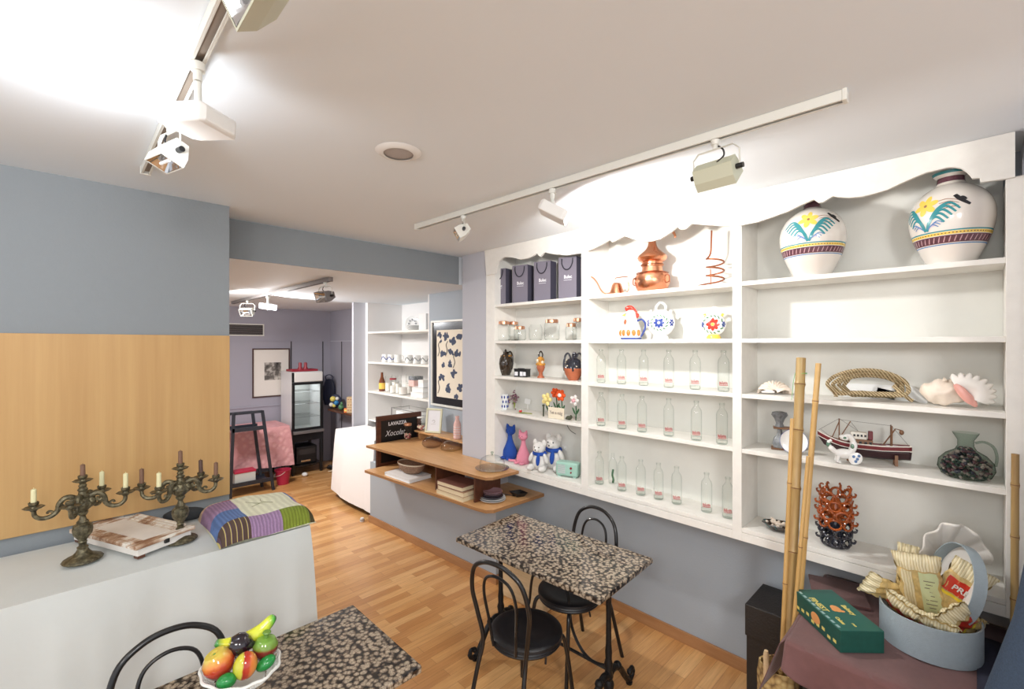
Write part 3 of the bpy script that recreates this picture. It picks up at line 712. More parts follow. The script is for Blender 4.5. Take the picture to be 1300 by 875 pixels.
# ================================================================= FRUIT BOWL
fb=PZ(306,846,.865)
mat('lace_ceramic',hexc(236,238,234),.2,coat=.3)
t=thing('fruit_bowl','white pierced ceramic pedestal bowl on the nearest granite table','bowl',(fb.x,fb.y,.741),CA-.5)
m=M()
prof=[(.032,.060),(.060,.072),(.090,.092),(.112,.115),(.122,.128)]
n=44
# pierced wall: lattice of struts
def ws(a,k):
    i=min(int(k*4),3); f=k*4-i; r=prof[i][0]*(1-f)+prof[i+1][0]*f; z=prof[i][1]*(1-f)+prof[i+1][1]*f
    r*=1+.025*math.cos(a*11)*k; return Vector((r*1.08*math.cos(a),r*.90*math.sin(a),z))
m.lathe([(0,.058),(.045,.062),(.075,.080),(.070,.084),(.04,.068),(0,.064)],44,sx=1.08,sy=.9)
m2=M()
for i in range(n):
    for sg in(-1,1):
        m2.tube([ws(2*PI*(i+sg*1.5*k/4)/n,.42+.55*k/4) for k in range(5)],.0022,5)
m2.tube([ws(2*PI*i/88,.98)+Vector((0,0,.001)) for i in range(88)],.0052,7,closed=True)
m2.tube([ws(2*PI*i/88,.66) for i in range(88)],.003,6,closed=True)
m.obj('bowl','lace_ceramic',t); m2.obj('pierced_rim','lace_ceramic',t)
M().lathe([(0,0),(.055,0),(.056,.006),(.040,.014),(.026,.035),(.024,.050),(.034,.0595),(0,.0595)],32,wave=lambda a,z,r:1+.03*math.cos(a*10)).obj('foot','lace_ceramic',t)
def grad_mat(name,stops,axis=2,rough=.12,sc=1,off=0,nz=.25,coat=.6):
    def f(nt,b):
        v=coords(nt,'Generated'); s=node(nt,'ShaderNodeSeparateXYZ'); nt.links.new(v,s.inputs[0]); n=noise_t(nt,v,5,4,.6)
        ad=node(nt,'ShaderNodeMath',operation='MULTIPLY_ADD'); ad.inputs[1].default_value=nz; nt.links.new(n,ad.inputs[0]); nt.links.new(s.outputs[axis],ad.inputs[2])
        sb=node(nt,'ShaderNodeMath',operation='SUBTRACT'); sb.inputs[1].default_value=nz/2; nt.links.new(ad.outputs[0],sb.inputs[0])
        nt.links.new(ramp(nt,sb.outputs[0],stops),b.inputs['Base Color'])
    return ramp_mat(name,f,rough,coat)
grad_mat('apple_skin',[(0,hexc(140,30,22)),(.55,hexc(186,58,36)),(.72,hexc(222,130,56)),(1,hexc(214,196,84))])
grad_mat('pear_skin',[(0,hexc(196,202,60)),(.35,hexc(206,198,66)),(.42,hexc(170,36,26)),(.62,hexc(196,66,36)),(.72,hexc(224,128,60)),(1,hexc(218,150,66))],0,nz=.08)
grad_mat('mangosteen_skin',[(0,hexc(96,28,28)),(.55,hexc(132,44,40)),(.66,hexc(120,150,60)),(1,hexc(128,176,76))],2,nz=.1)
grad_mat('banana_skin',[(0,hexc(60,140,60)),(.06,hexc(60,140,60)),(.16,hexc(226,226,60)),(.85,hexc(220,230,70)),(.95,hexc(90,190,70)),(1,hexc(16,84,48))],0,nz=.03)
mat('fig_skin',hexc(34,26,34),.12,coat=.6); mat('green_fruit',hexc(20,134,58),.12,coat=.6,bump=.4,bscale=50)
bx=Vector((fb.x,fb.y,0)); Rv=Vector((_R[0],_R[1],0)); Fv=Vector((_F[0],_F[1],0))
w_=vd(306); Rv=Vector((math.sin(w_),-math.cos(w_),0)); Fv=Vector((math.cos(w_),math.sin(w_),0))
ry=math.atan2(Rv.y,Rv.x)
def fruit(name,label,px,dz,df,mk,mt,cat='fruit',rot=(0,0,0)):
    o=bx+Rv*px+Fv*df+Vector((0,0,dz)); return tag(mk.obj(name,mt,None,loc=o,rot=rot),label,cat)
fl=lambda nm:nm
ap=lambda R:[(0,-.86*R),(.35*R,-.93*R),(.75*R,-.68*R),(1.0*R,-.05*R),(.93*R,.42*R),(.6*R,.83*R),(.25*R,.86*R),(0,.68*R)]
def fruit_t(name,label,px,dz,df,mk,mt,rot,extra=None):
    o=bx+Rv*px+Fv*df+Vector((0,0,dz)); t=thing(name,label,'fruit',o); t.rotation_euler=rot; mk.obj('flesh',mt,t)
    if extra: extra[0].obj(extra[1],extra[2],t)
    return t
mat('stem_green',hexc(110,150,70),.4)
fruit_t('glazed_apple','glossy red and yellow ceramic apple at the left of the white bowl',-.062,.905,-.015,M().lathe(ap(.047),28),'apple_skin',(0,-.35,ry),(M().lathe([(0,0),(.006,.0),(.003,.006),(0,.007)],8,(0,0,.032)),'calyx','stem_green'))
fruit_t('glazed_mango','glossy yellow and red striped ceramic mango at the front centre of the bowl',.012,.893,-.052,M().sph((0,0,0),(.036,.034,.043),26,16),'pear_skin',(0,.12,ry))
fruit_t('glazed_fig','glossy near-black ceramic fig on top of the fruit pile',-.004,.937,.004,M().lathe([(0,-.034),(.02,-.031),(.034,-.012),(.036,.006),(.026,.026),(.012,.040),(.005,.052),(0,.054)],24),'fig_skin',(0,1.9,ry))
fruit_t('glazed_mangosteen','dark red ceramic fruit with a green crown at the right of the bowl',.072,.905,.0,M().lathe([(0,-.034),(.025,-.032),(.040,-.010),(.040,.012),(.028,.028),(.012,.032),(0,.030)],26),'mangosteen_skin',(0,.1,ry),(M().lathe([(0,.028),(.006,.028),(.006,.040),(.014,.048),(.012,.052),(0,.05)],12),'crown','stem_green'))
bn=smooth_pts([(-.088,0,.018),(-.065,0,.004),(-.03,0,-.004),(.01,0,-.002),(.05,0,.012),(.078,0,.034),(.088,0,.046)],5); nb=len(bn)
fruit_t('glazed_banana','glossy yellow-green ceramic banana lying behind the dark fig',.015,.935,.035,M().tube(bn,[.006+.0165*math.sin(PI*min(1,max(0,(i+.6)/nb)))**.6 for i in range(nb)],10),'banana_skin',(0,-.06,ry))
fruit_t('glazed_lime','glossy green ceramic fruit at the front left of the bowl',-.040,.872,-.068,M().sph((0,0,0),(.029,.024,.023),20,14),'green_fruit',(0,.1,ry))
fruit_t('glazed_lime','glossy green ceramic fruit at the front right of the bowl rim',.072,.876,-.045,M().sph((0,0,0),(.032,.024,.020),20,14),'green_fruit',(0,-.45,ry))
# ================================================================= BROWN-CLOTH TABLE AT RIGHT
plain_table('display_table','small table under the brown cloth in the right corner',-.52,.08,2.12,2.84,.742,'dark_wood','black_plastic')
m=M()
# asymmetric cloth: top, plus front and left overhang with a pointed corner
BX0,BX1,BY0,BY1,BZT=-.545,.115,2.09,2.85,.746
def bc(u,v):
    # u along left..right, v back..front then down
    x=BX0+(BX1-BX0)*u; y=BY1+(BY0-BY1)*min(1,v/.6); z=BZT+.002*math.sin(x*30+y*12)
    if v>.6:
        f=(v-.6)/.4; hem=.085+.17*u+.02*math.sin(u*9); z=BZT-hem*f
        y=BY0-.012-.03*f-.025*f*math.sin(u*16+1)*f; 
    return (x,y,z)
m.grid(bc,50,44)
def lc(u,v):
    y=BY1+(BY0-BY1)*u; f=v; hem=.10+.16*max(0,(u-.55)/.45)**1.5
    if v==0: return (BX0,y,BZT+.002*math.sin(BX0*30+y*12))
    return (BX0-.012-.03*f-.02*f*math.sin(u*14)-.035*f*max(0,(u-.7)/.3),y-(.012+.03*f)*max(0,(u-.8)/.2),BZT-hem*f)
m.grid(lc,40,14); bmesh.ops.remove_doubles(m.b,verts=m.b.verts,dist=.002)
tag(m.obj('brown_tablecloth','brown_cloth',None,sharp=70,solid=.002,recalc=False),'dark brown tablecloth with a hanging corner on the table at lower right','tablecloth')
# black box
t=thing('black_box','tall black lidded box on the floor beside the brown-cloth table','box',(-.735,2.70,0),.0)
mat('black_leather',hexc(36,33,32),.5,bump=.3,bscale=90)
M().b2(-.115,.115,-.14,.14,0,.48).obj('body','black_leather',t,smooth=False,bev=.004)
m=M(); m.b2(-.121,.121,-.146,.146,.42,.585); m.obj('lid','black_leather',t,smooth=False,bev=.005)
# basket with bamboo
def b_burlap(nt,b):
    v=coords(nt); vo=node(nt,'ShaderNodeTexVoronoi'); vo.inputs['Scale'].default_value=38; nt.links.new(v,vo.inputs['Vector'])
    nt.links.new(ramp(nt,vo.outputs['Distance'],[(0,hexc(206,184,130)),(.5,hexc(168,138,88)),(.8,hexc(108,82,52))]),b.inputs['Base Color']); bump_to(nt,b,vo.outputs['Distance'],.6,.01)
ramp_mat('bark',b_burlap,.9)
t=thing('log_stand','rough bark-covered stand holding bamboo canes, under the brown cloth corner','stand',(-.625,2.29,0))
M().lathe([(0,0),(.085,0),(.088,.1),(.08,.3),(.083,.46),(.076,.505),(.068,.505),(.066,.05),(0,.05)],20,wave=lambda a,z,r:1+.05*math.sin(a*5+z*9)).obj('body','bark',t)
M().lathe([(0,0),(.011,0),(.012,.10),(.008,.12),(0,.12)],12,(-.03,-.068,.47)).obj('peg','crate_wood',t)
def b_bamboo(nt,b):
    v=coords(nt,scale=(30,30,2)); n=noise_t(nt,v,1,5,.6); nt.links.new(ramp(nt,n,[(.3,hexc(150,118,74)),(.55,hexc(174,146,94)),(.8,hexc(158,146,98))]),b.inputs['Base Color'])
ramp_mat('bamboo',b_bamboo,.4)
def b_bamboo2(nt,b):
    v=coords(nt,scale=(30,30,2)); n=noise_t(nt,v,1,5,.6); nt.links.new(ramp(nt,n,[(.3,hexc(186,146,86)),(.7,hexc(204,168,108))]),b.inputs['Base Color'])
ramp_mat('bamboo_gold',b_bamboo2,.4)
mat('bamboo_node',hexc(128,92,58),.5); mat('green_twist',hexc(104,190,104),.5)
def cane(label,p0,p1,r,nodes,mt='bamboo'):
    p0=Vector(p0);p1=Vector(p1)
    if p0.z<.79 and p0.x<0: p0=p0+(p0-p1)*((p0.z-.08)/(p1.z-p0.z))
    d=p1-p0; L=d.length; t=thing('bamboo_cane',label,'bamboo cane',p0,0,'bamboo canes in the corner'); t.rotation_euler=d.to_track_quat('Z','Y').to_euler()
    pr=[(0,0),(r,0)]; zs=[k*L for k in nodes]
    for z in zs: pr+=[(r*.97,z-.012),(r*1.1,z-.004),(r*.98,z),(r*1.1,z+.004),(r*.97,z+.012)]
    pr+=[(r*.95,L),(r*.7,L),(r*.7,L-.02),(0,L-.02)]
    M().lathe(pr,16).obj('stalk',mt,t)
    for z in zs: M().lathe([(r*.98,z-.0025),(r*1.12,z-.0015),(r*1.12,z+.0015),(r*.98,z+.0025)],16).obj('node_ring','bamboo_node',t)
    return t
def W(px,py,y): return PY(px,py,y)
cane('thick greenish bamboo cane, widest of the group, rising from the bark stand',W(1002,800,2.38),W(1017,455,2.55),.0215,(.28,.50,.66,.81,.93))
cane('thin golden bamboo cane right of the thick one, its cut top slanting right',W(1013,790,2.385),W(1039,462,2.555),.0125,(.3,.55,.9),'bamboo_gold')
cane('short thin bamboo cane left of the thick one',W(994,805,2.36),W(1006,532,2.50),.010,(.25,.5,.8),'bamboo_gold')
cane('slim bamboo cane wedged between thick and right-hand canes',W(1008,790,2.34),W(1026,580,2.44),.0085,(.35,.7),'bamboo_gold')
tw=thing('green_twist_tie','bright green plastic tie wound round the thick bamboo cane','tie',W(1017,475,2.545))
M().tube([(.024*math.cos(a*.5),.024*math.sin(a*.5),.004*math.sin(a*1.3)) for a in range(13)],.0015,5).obj('loop','green_twist',tw)
M().tube(smooth_pts([(-.022,-.01,0),(-.03,-.01,-.04),(-.034,-.01,-.09),(-.038,-.01,-.13)],5),.0012,5).obj('tail','green_twist',tw)
cane('bamboo cane standing alone at the far right edge by the shelving',(.098,2.55,.755),W(1289,577,2.57),.0115,(.3,.6,.85))
# green biscuit box
mat('box_green',hexc(22,76,66),.45,noise=.12,nscale=40); mat('box_green_top',hexc(30,92,82),.4); mat('gold_print',hexc(214,196,110),.4); mat('silver_print',hexc(150,176,176),.4); mat('gilt_orange',hexc(216,150,90),.5)
g0=PZ(1052,825,.749);g1=PZ(1117,826,.749);g2=PZ(1012,778,.749)
gx=(g1-g0).length; gy=(g2-g0).length; ga=math.atan2((g1-g0).y,(g1-g0).x)
t=thing('biscuit_box','dark green biscuit box with gold lettering on the brown cloth','box',((g0+g1+(g2-g0))/2).to_tuple(),ga)
cg=(g0+(g1-g0)*.5+(g2-g0)*.5); t.location=(cg.x,cg.y,.7525); gx=.168; gy=.30
M().b2(-gx/2,gx/2,-gy/2,gy/2,0,.085).obj('box_body','box_green',t,smooth=False,bev=.002)
M().b2(-gx/2+.001,gx/2-.001,-gy/2+.001,gy/2-.001,.0852,.0858).obj('lid','box_green_top',t,smooth=False)
text('lettering','FINEST',.034,'gold_print',t,(-.052,.03,.0864),(0,0,-PI/2),sx=1.0,bold=.0006)
text('lettering','Bakery',.026,'gold_print',t,(.045,-.01,.0864),(0,0,-PI/2),bold=.0006)
text('lettering','Cakes',.02,'gold_print',t,(-.04,-.085,.0864),(0,0,-PI/2),bold=.0006)
text('lettering','1968',.012,'gold_print',t,(-.005,-.112,.0864),(0,0,-PI/2))
m=M()
for i in range(9): m.box((-.073,.12-.03*i,.0862),(.010,.018,.0008))
m.obj('border','silver_print',t,smooth=False)
m=M(); m.sph((0,0,.0862),(.018,.026,.0012),14,6); m.sph((-.014,-.01,.0864),(.008,.012,.001),10,6); m.sph((.014,-.02,.0864),(.010,.008,.001),10,6); m.obj('emblem','gilt_orange',t)
m=M()
for i in range(8): m.box((-gx/2-.0006,.12-.034*i,.02+.006*(i%3)),(.0008,.018,.012))
m.obj('side_print','gold_print',t,smooth=False)
M().sph((-gx/2-.0006,0,.045),(.001,.03,.022),12,8).obj('side_emblem','gilt_orange',t)
# brown tray / book behind the box
t=thing('brown_folder','dark red-brown folded cover lying behind the green box','folder',(-.47,2.66,.7525),.3)
M().b2(-.11,.11,-.12,.12,0,.012).obj('cover','brown_cloth',t,smooth=False,bev=.003)
# round hat box with lid
mat('hatbox_grey',hexc(158,172,180),.7,noise=.04,nscale=80,bump=.15,bscale=300); mat('hatbox_in',hexc(224,222,218),.7)
hb=Vector((-.135,2.47,.752)); HR=.155
t=thing('hat_box','round pale blue-grey cardboard box filled with snack bags, on the brown cloth','hat box',hb)
M().lathe([(0,0),(HR,0),(HR,.135),(HR-.004,.135),(HR-.004,.004),(0,.004)],56).obj('box_body','hatbox_grey',t,sharp=30)
M().lathe([(HR-.0042,.006),(HR-.0042,.133),(HR-.006,.133),(HR-.006,.006)],48).obj('lining','hatbox_in',t)
_w=vd(1215); _r=Vector((math.sin(_w),-math.cos(_w),0)); _f=Vector((math.cos(_w),math.sin(_w),0)); lc_=PY(1212,742,2.55)
nv_=(-_r*.86-_f*.36+Vector((0,0,.26))).normalized(); Rl=nv_.to_track_quat('Z','Y').to_matrix(); lo=lc_-hb
ld=M().lathe([(0,-.018),(HR+.004,-.018),(HR+.004,.022),(HR,.022),(HR,-.014),(0,-.014)],56,lo,Rl).obj('lid','hatbox_grey',t,sharp=30)
M().lathe([(0,-.0135),(HR-.002,-.0135),(HR-.002,-.012),(0,-.012)],48,lo,Rl).obj('lid_lining','hatbox_in',ld)
# snack bags
def b_bag(nt,b):
    v=coords(nt); s=node(nt,'ShaderNodeSeparateXYZ'); nt.links.new(v,s.inputs[0]); wv=node(nt,'ShaderNodeTexWave',bands_direction='X'); wv.inputs['Scale'].default_value=34; wv.inputs['Distortion'].default_value=2.5
    nt.links.new(v,wv.inputs['Vector']); nt.links.new(ramp(nt,wv.outputs['Fac'],[(.0,hexc(206,190,140)),(.45,hexc(240,230,196))]),b.inputs['Base Color']); bump_to(nt,b,wv.outputs['Fac'],.4,.004)
ramp_mat('bag_striped',b_bag,.35)
mat('bag_clear',hexc(216,190,130),.2,noise=.25,nscale=40,bump=.8,bscale=30,coat=.5)
mat('bag_label',hexc(212,222,178),.5); mat('bag_red',hexc(208,48,34),.3,coat=.4); mat('bag_yellow',hexc(240,214,60),.3); mat('print_grey',hexc(120,120,100),.6); mat('cracker',hexc(206,170,104),.8,noise=.3,nscale=60,bump=1,bscale=60)
def bag(label,loc,rot,w=.13,h=.19,d=.045,red=True,lab=False,txt=None):
    t=thing('snack_bag',label,'bag',loc,0,'snack bags in the round box'); t.rotation_euler=rot
    def f(s,off=0):
        def g(u,v):
            a=abs(2*u-1); q=abs(2*v-1); th=d/2*max(0,1-a**4)**.6*max(0,1-q**5)**.6
            return ((u-.5)*w*(1-.12*(1-q)**.5+.05*math.sin(v*23+s)),s*(th+off)+.004*math.sin(u*19+v*15),(v-.5)*h)
        return g
    m=M(); m.grid(f(-1),20,22); m.grid(f(1),20,22); bmesh.ops.remove_doubles(m.b,verts=m.b.verts,dist=.0015)
    m.obj('bag_film','bag_clear',t)
    for k,(v0,v1) in enumerate(((.80,1.04),(-.04,.12))):
        m=M()
        for s in(-1,1):
            g=f(s,.0012); m.grid(lambda u,v:g(u,min(1,max(0,v0+(v1-v0)*v))) if 0<=v0+(v1-v0)*v<=1 else ((u-.5)*w*1.04,s*.003+.003*math.sin(u*30),(v0+(v1-v0)*v-.5)*h),20,8)
        m.obj('striped_end','bag_striped',t,recalc=False)
    def patch(u0,u1,v0,v1,mt,nm,off=.0018):
        g=f(-1,off); m=M(); m.grid(lambda u,v:g(u0+(u1-u0)*u,v0+(v1-v0)*v),8,8); m.obj(nm,mt,t,recalc=False)
    if red: patch(.1,.9,.45,.72,'bag_red','brand_panel'); patch(.15,.85,.38,.43,'bag_yellow','yellow_band')
    if txt:
        gx_,gy_,gz_=f(-1,.004)(.5,.58); text('lettering',txt,.032,'white_plastic',t,(gx_,gy_-.001,gz_),(PI/2,0,0),bold=.0006)
    if lab:
        patch(.5,.92,.1,.78,'bag_label','info_label'); patch(.1,.35,.1,.78,'bag_striped','side_label',.0017)
        m=M()
        for i in range(8):
            p=f(-1,.0026)(.71,.2+.065*i); m.box(p,(.034 if i%3 else .02,.0008,.003))
        m.obj('label_print','print_grey',t,smooth=False)
    return t
def hbp(dx,df,z): # offset right / away in metres from box centre
    wv=vd(1180); R2=Vector((math.sin(wv),-math.cos(wv),0)); F2=Vector((math.cos(wv),math.sin(wv),0)); v=hb+R2*dx+F2*df; return (v.x,v.y,z)
fz=vd(1180)-PI/2
bag('snack bag standing upright at the back with a pale green information label',hbp(-.025,.03,.965),(.18,-.12,fz),.15,.25,.05,False,True)
bag('snack bag leaning right behind the labelled one, red panel reading PRE',hbp(.085,.055,.975),(.1,.45,fz),.13,.23,.06,True,False,'PRE')
bag('snack bag lying low at the left, red band by the box rim',hbp(-.075,-.045,.885),(.9,.45,fz-.3),.13,.17,.05)
bag('snack bag tilted to the right front hanging over the rim',hbp(.09,-.03,.895),(.7,-.75,fz+.3),.12,.21,.05,True)
bag('snack bag with striped corner poking out at the far left of the box',hbp(-.13,.03,.905),(.5,-1.1,fz+.2),.10,.20,.04,False)
bag('snack bag peeking up behind the labelled bag with a pointed top',hbp(-.07,.09,.975),(.1,.05,fz),.07,.24,.03,False)
bag('snack bag in the middle of the box under the others, showing red',hbp(.02,-.06,.865),(1.0,.1,fz),.13,.15,.05)
# garment at right edge
mat('denim',hexc(52,68,88),.95,noise=.15,nscale=200,bump=.3,bscale=200)
mat('navy_cloth',hexc(36,38,56),.95,noise=.15,nscale=100)
t=thing('draped_coat','dark blue coat hanging in folds at the right edge of the view','coat',(.209,1.83,0))
def coat(u,v):
    a=-PI*.97+u*PI*1.94; z=1.47-1.45*v
    ks=[(1.5,.10),(1.22,.135),(1.0,.185),(.85,.215),(.6,.25),(.0,.28)]
    r=.28
    for (z0,r0),(z1,r1) in zip(ks,ks[1:]):
        if z0>=z>=z1: r=r0+(r1-r0)*(z0-z)/(z0-z1)
    fold=1+.07*math.sin(a*6+v*3)*v
    return (r*fold*math.cos(a+PI),r*.6*fold*math.sin(a+PI),z)
m=M(); m.grid(coat,70,40)
m.obj('coat_body','denim',t,solid=.004,recalc=False)
M().lathe([(0,0),(.098,0),(.09,.03),(.05,.06),(0,.06)],20,(0,0,1.465),sy=.6).obj('collar','denim',t)
# navy cloth on the table at right of the hat box
m=M(); m.grid(lambda u,v:(-.0+.115*u+.0,2.12+.55*v,.752+.03*math.sin(u*5)*math.sin(v*6)**2+.004),14,20)
tag(m.obj('navy_cloth','navy_cloth',None,solid=.003,recalc=False),'dark navy cloth bunched on the table right of the hat box','cloth')
# ================================================================= THINGS ON THE SHELVES
def at(px,py,z): p=PZ(px,py,z); return p
def stand(px,y,z): p=PY(px,400,y); return Vector((p.x,y,z+.0008))
def facing(p): return math.atan2(p[0],-p[1]) if False else math.atan2(p[0]*1.0,-p[1])*1.0
def face(p):
    # rotation that turns local -Y towards the camera side
    return math.atan2(-p[0],p[1])*-1*-1
Z1,Z2,Z3,Z4,Z5=2.292,1.982,1.682,1.383,.953
# ---- gift bags
mat('bag_slate',hexc(122,117,130),.7,noise=.05,nscale=200); mat('bag_slate_side',hexc(78,76,94),.7); mat('rope_dark',hexc(44,44,54),.8); mat('print_white',hexc(228,228,232),.5)
for px,lb in((637,'dark slate gift bag with rope handles, leftmost of the four on the top shelf'),(664,'dark slate gift bag with rope handles, second from the left'),(692,'dark slate gift bag below the notch of the scalloped board, third from left'),(724,'dark slate gift bag with rope handles, rightmost, beside the shelf divider')):
    p=stand(px,2.735,Z1); t=thing('gift_bag',lb,'gift bag',p,.22,'gift bags on the top shelf')
    m=M(); w,d,h=.148,.10,.315
    m.b2(-w/2,w/2,-d/2,d/2,0,h); 
    for f in list(m.b.faces):
        if f.calc_center_median().z>h-.01: m.b.faces.remove(f)
    o=m.obj('bag_body','bag_slate',t,smooth=False,solid=.0015)
    M().b2(w/2+.0002,w/2+.0008,-d/2+.003,d/2-.003,.002,h-.002).obj('side_panel','bag_slate_side',t,smooth=False)
    for s in(-1,1):
        M().tube(smooth_pts([(-.045,s*(d/2+.003),h-.012),(-.043,s*(d/2+.006),h-.05),(-.025,s*(d/2+.008),h-.085),(0,s*(d/2+.009),h-.096),(.025,s*(d/2+.008),h-.085),(.043,s*(d/2+.006),h-.05),(.045,s*(d/2+.003),h-.012)],5),.0042,7).obj('rope_handle','rope_dark',t)
    text('lettering','Bulec',.036,'print_white',t,(.005,-d/2-.001,.165),(PI/2,0,0),bold=.0006,sx=.85)
    M().b2(-.03,.035,-d/2-.0012,-d/2-.0004,.140,.1425).obj('underline','print_white',t,smooth=False)
# ---- glass jars with copper lids
thin_glass('clear_glass'); thin_glass('greenish_glass',(.975,.985,.978),(.40,.48,.45)); thin_glass('smoky_glass',(.76,.72,.72),(.30,.28,.28)); thin_glass('amber_glass',(.86,.82,.73),(.36,.32,.26)); thin_glass('dark_green_glass',(.74,.80,.76),(.16,.21,.18),1)
mat('copper',hexc(226,156,120),.22,1,noise=.08,nscale=30,bump=.15,bscale=120); mat('copper_lid',hexc(214,160,130),.3,.9); mat('copper_dark',hexc(160,96,66),.35,.9)
def jar(name,label,p,r,h,lid=None,ribs=0,group='glass jars on the second shelf',glass='clear_glass',cat='jar'):
    t=thing(name,label,cat,p,0,group)
    wv=(lambda a,z,rr:1+.04*abs(math.cos(a*ribs/2))) if ribs else None
    M().lathe([(0,.002),(r*.85,.002),(r,.012),(r,h*.80),(r*.86,h*.92),(r*.80,h)],36,wave=wv).obj('glass_body',glass,t)
    M().lathe([(0,.004),(r*.8,.004),(r*.9,.010),(0,.012)],24).obj('glass_base',glass,t)
    if lid:
        M().lathe([(0,h+.014),(r*.74,h+.014),(r*.84,h+.010),(r*.85,h-.012),(r*.82,h-.012),(r*.80,h+.006),(0,h+.006)],30).obj('lid',lid,t)
    return t
for n,(px,y,r,h,lid,ribs,lb) in enumerate([(639.5,2.71,.054,.155,'copper_lid',18,'tall ribbed glass jar with copper lid at the left end of the second shelf'),
 (652,2.82,.046,.155,'copper_lid',0,'glass jar with copper lid standing behind the ribbed jar'),
 (660,2.68,.050,.105,'copper_lid',0,'low glass jar with copper lid, in front between ribbed jar and lidless jar'),
 (680,2.74,.055,.130,None,0,'glass jar without a lid in the middle of the second shelf'),
 (700.5,2.72,.060,.150,'copper_lid',0,'wide glass jar with broad copper lid right of the lidless jar'),
 (725,2.69,.042,.112,'copper_lid',0,'small low glass jar with copper lid near the shelf divider'),
 (734,2.80,.044,.155,'copper_lid',0,'glass jar with copper lid half hidden by the shelf divider')]):
    jar('glass_jar',lb,stand(px,y,Z2),r,h,lid,ribs)
# ---- glazed pottery of bay one
mat('glaze_dark',hexc(52,40,30),.15,coat=.6,noise=.5,nscale=14); mat('glaze_ochre',hexc(196,140,60),.15,coat=.6,noise=.4,nscale=30); mat('terracotta',hexc(178,100,66),.6,noise=.15,nscale=20); mat('glaze_blue_black',hexc(42,44,54),.12,coat=.7); mat('glaze_cream',hexc(226,214,190),.15,coat=.5)
p=stand(641,2.75,Z3); t=thing('glazed_jug','dark brown glazed bulbous jug with several looped handles, left end of the third shelf','jug',p,0)
M().lathe([(0,0),(.045,0),(.050,.01),(.070,.06),(.078,.10),(.070,.145),(.048,.175),(.028,.19),(.030,.205),(0,.20)],32).obj('body','glaze_dark',t)
for k in range(6):
    a=k*PI/3+.3; c,s=math.cos(a),math.sin(a)
    M().tube(smooth_pts([(c*.03,s*.03,.19),(c*.055,s*.055,.205),(c*.075,s*.075,.175),(c*.079,s*.079,.12),(c*.068,s*.068,.05)],4),.006,6).obj('handle','glaze_dark',t)
m=M()
for k in range(8): m.sph((.055*math.cos(k*.785),.055*math.sin(k*.785),.168),(.011,.011,.009),8,6)
m.obj('glazed_flowers','glaze_ochre',t); M().sph((0,0,.212),(.016,.016,.018),10,8).obj('stopper','glaze_dark',t)
p=stand(663,2.70,Z3); t=thing('photo_box','small black box with white picture panels on its front, beside the dark jug','box',p,.25)
M().b2(-.062,.062,-.03,.03,0,.058).obj('box_body','black_plastic',t,smooth=False,bev=.003)
M().b2(-.064,.064,-.032,.032,.0585,.066).obj('lid','black_plastic',t,smooth=False,bev=.002)
m=M(); m.b2(-.055,-.025,-.0312,-.0302,.010,.042); m.b2(-.005,.022,-.0312,-.0302,.008,.044); m.b2(.026,.050,-.0312,-.0302,.010,.042); m.obj('picture_panel','print_white',t,smooth=False)
m=M(); m.tube([(.03*math.cos(a*.4)-.01,.012*math.sin(a*.4),.068) for a in range(16)],.003,6); m.obj('ribbon','glaze_blue_black',t)
p=stand(686.5,2.73,Z3); t=thing('ceramic_figurine_jug','small brown and ochre figure jug with loop handle, middle of the third shelf','figurine',p,.2)
M().lathe([(0,0),(.030,0),(.028,.006),(.016,.02),(.014,.04),(.026,.06),(.034,.085),(.030,.10),(0,.102)],26).obj('foot','terracotta',t)
M().lathe([(0,.10),(.036,.10),(.038,.112),(.024,.125),(.030,.14),(.026,.155),(.012,.17),(0,.17)],24,wave=lambda a,z,r:1+.12*math.cos(a*5)).obj('body','glaze_ochre',t)
m=M(); m.sph((-.02,-.02,.135),(.014,.012,.016),10,8); m.sph((.022,-.012,.125),(.012,.012,.014),10,8); m.obj('glazed_ornament','glaze_cream',t)
M().tube(smooth_pts([(-.014,0,.165),(-.017,0,.19),(0,0,.212),(.017,0,.19),(.014,0,.165)],5),.006,8).obj('loop_handle','glaze_dark',t)
p=stand(728,2.72,Z3); t=thing('two_tone_jug','round jug with terracotta lower half and blue-black glazed top, at the divider','jug',p,.2)
M().lathe([(0,0),(.036,0),(.040,.008),(.062,.045),(.072,.085),(.072,.09),(0,.09)],30).obj('lower_body','terracotta',t)
M().lathe([(0,.088),(.072,.09),(.068,.12),(.052,.15),(.030,.165),(.018,.17),(0,.17)],30).obj('upper_body','glaze_blue_black',t)
for k in range(4):
    a=k*PI/2+.4; c,s=math.cos(a),math.sin(a)
    m=M(); m.tube(smooth_pts([(c*.02,s*.02,.165),(c*.038,s*.038,.20),(c*.06,s*.06,.185),(c*.072,s*.072,.12),(c*.066,s*.066,.07)],4),.0075,6); m.obj('handle','glaze_blue_black',t)
M().lathe([(0,.165),(.016,.165),(.020,.19),(.012,.21),(0,.212)],14,(.012,-.01,0)).obj('spout','glaze_blue_black',t)
m=M()
for a,z in((3.9,.13),(4.5,.11),(5.1,.135),(4.2,.15),(5.5,.105)): 
    rr=.0725 if z<.12 else .062; m.sph((rr*math.cos(a)*.99,rr*math.sin(a)*.99,z),(.006,.006,.005),8,6)
m.obj('glaze_dots','glaze_cream',t)
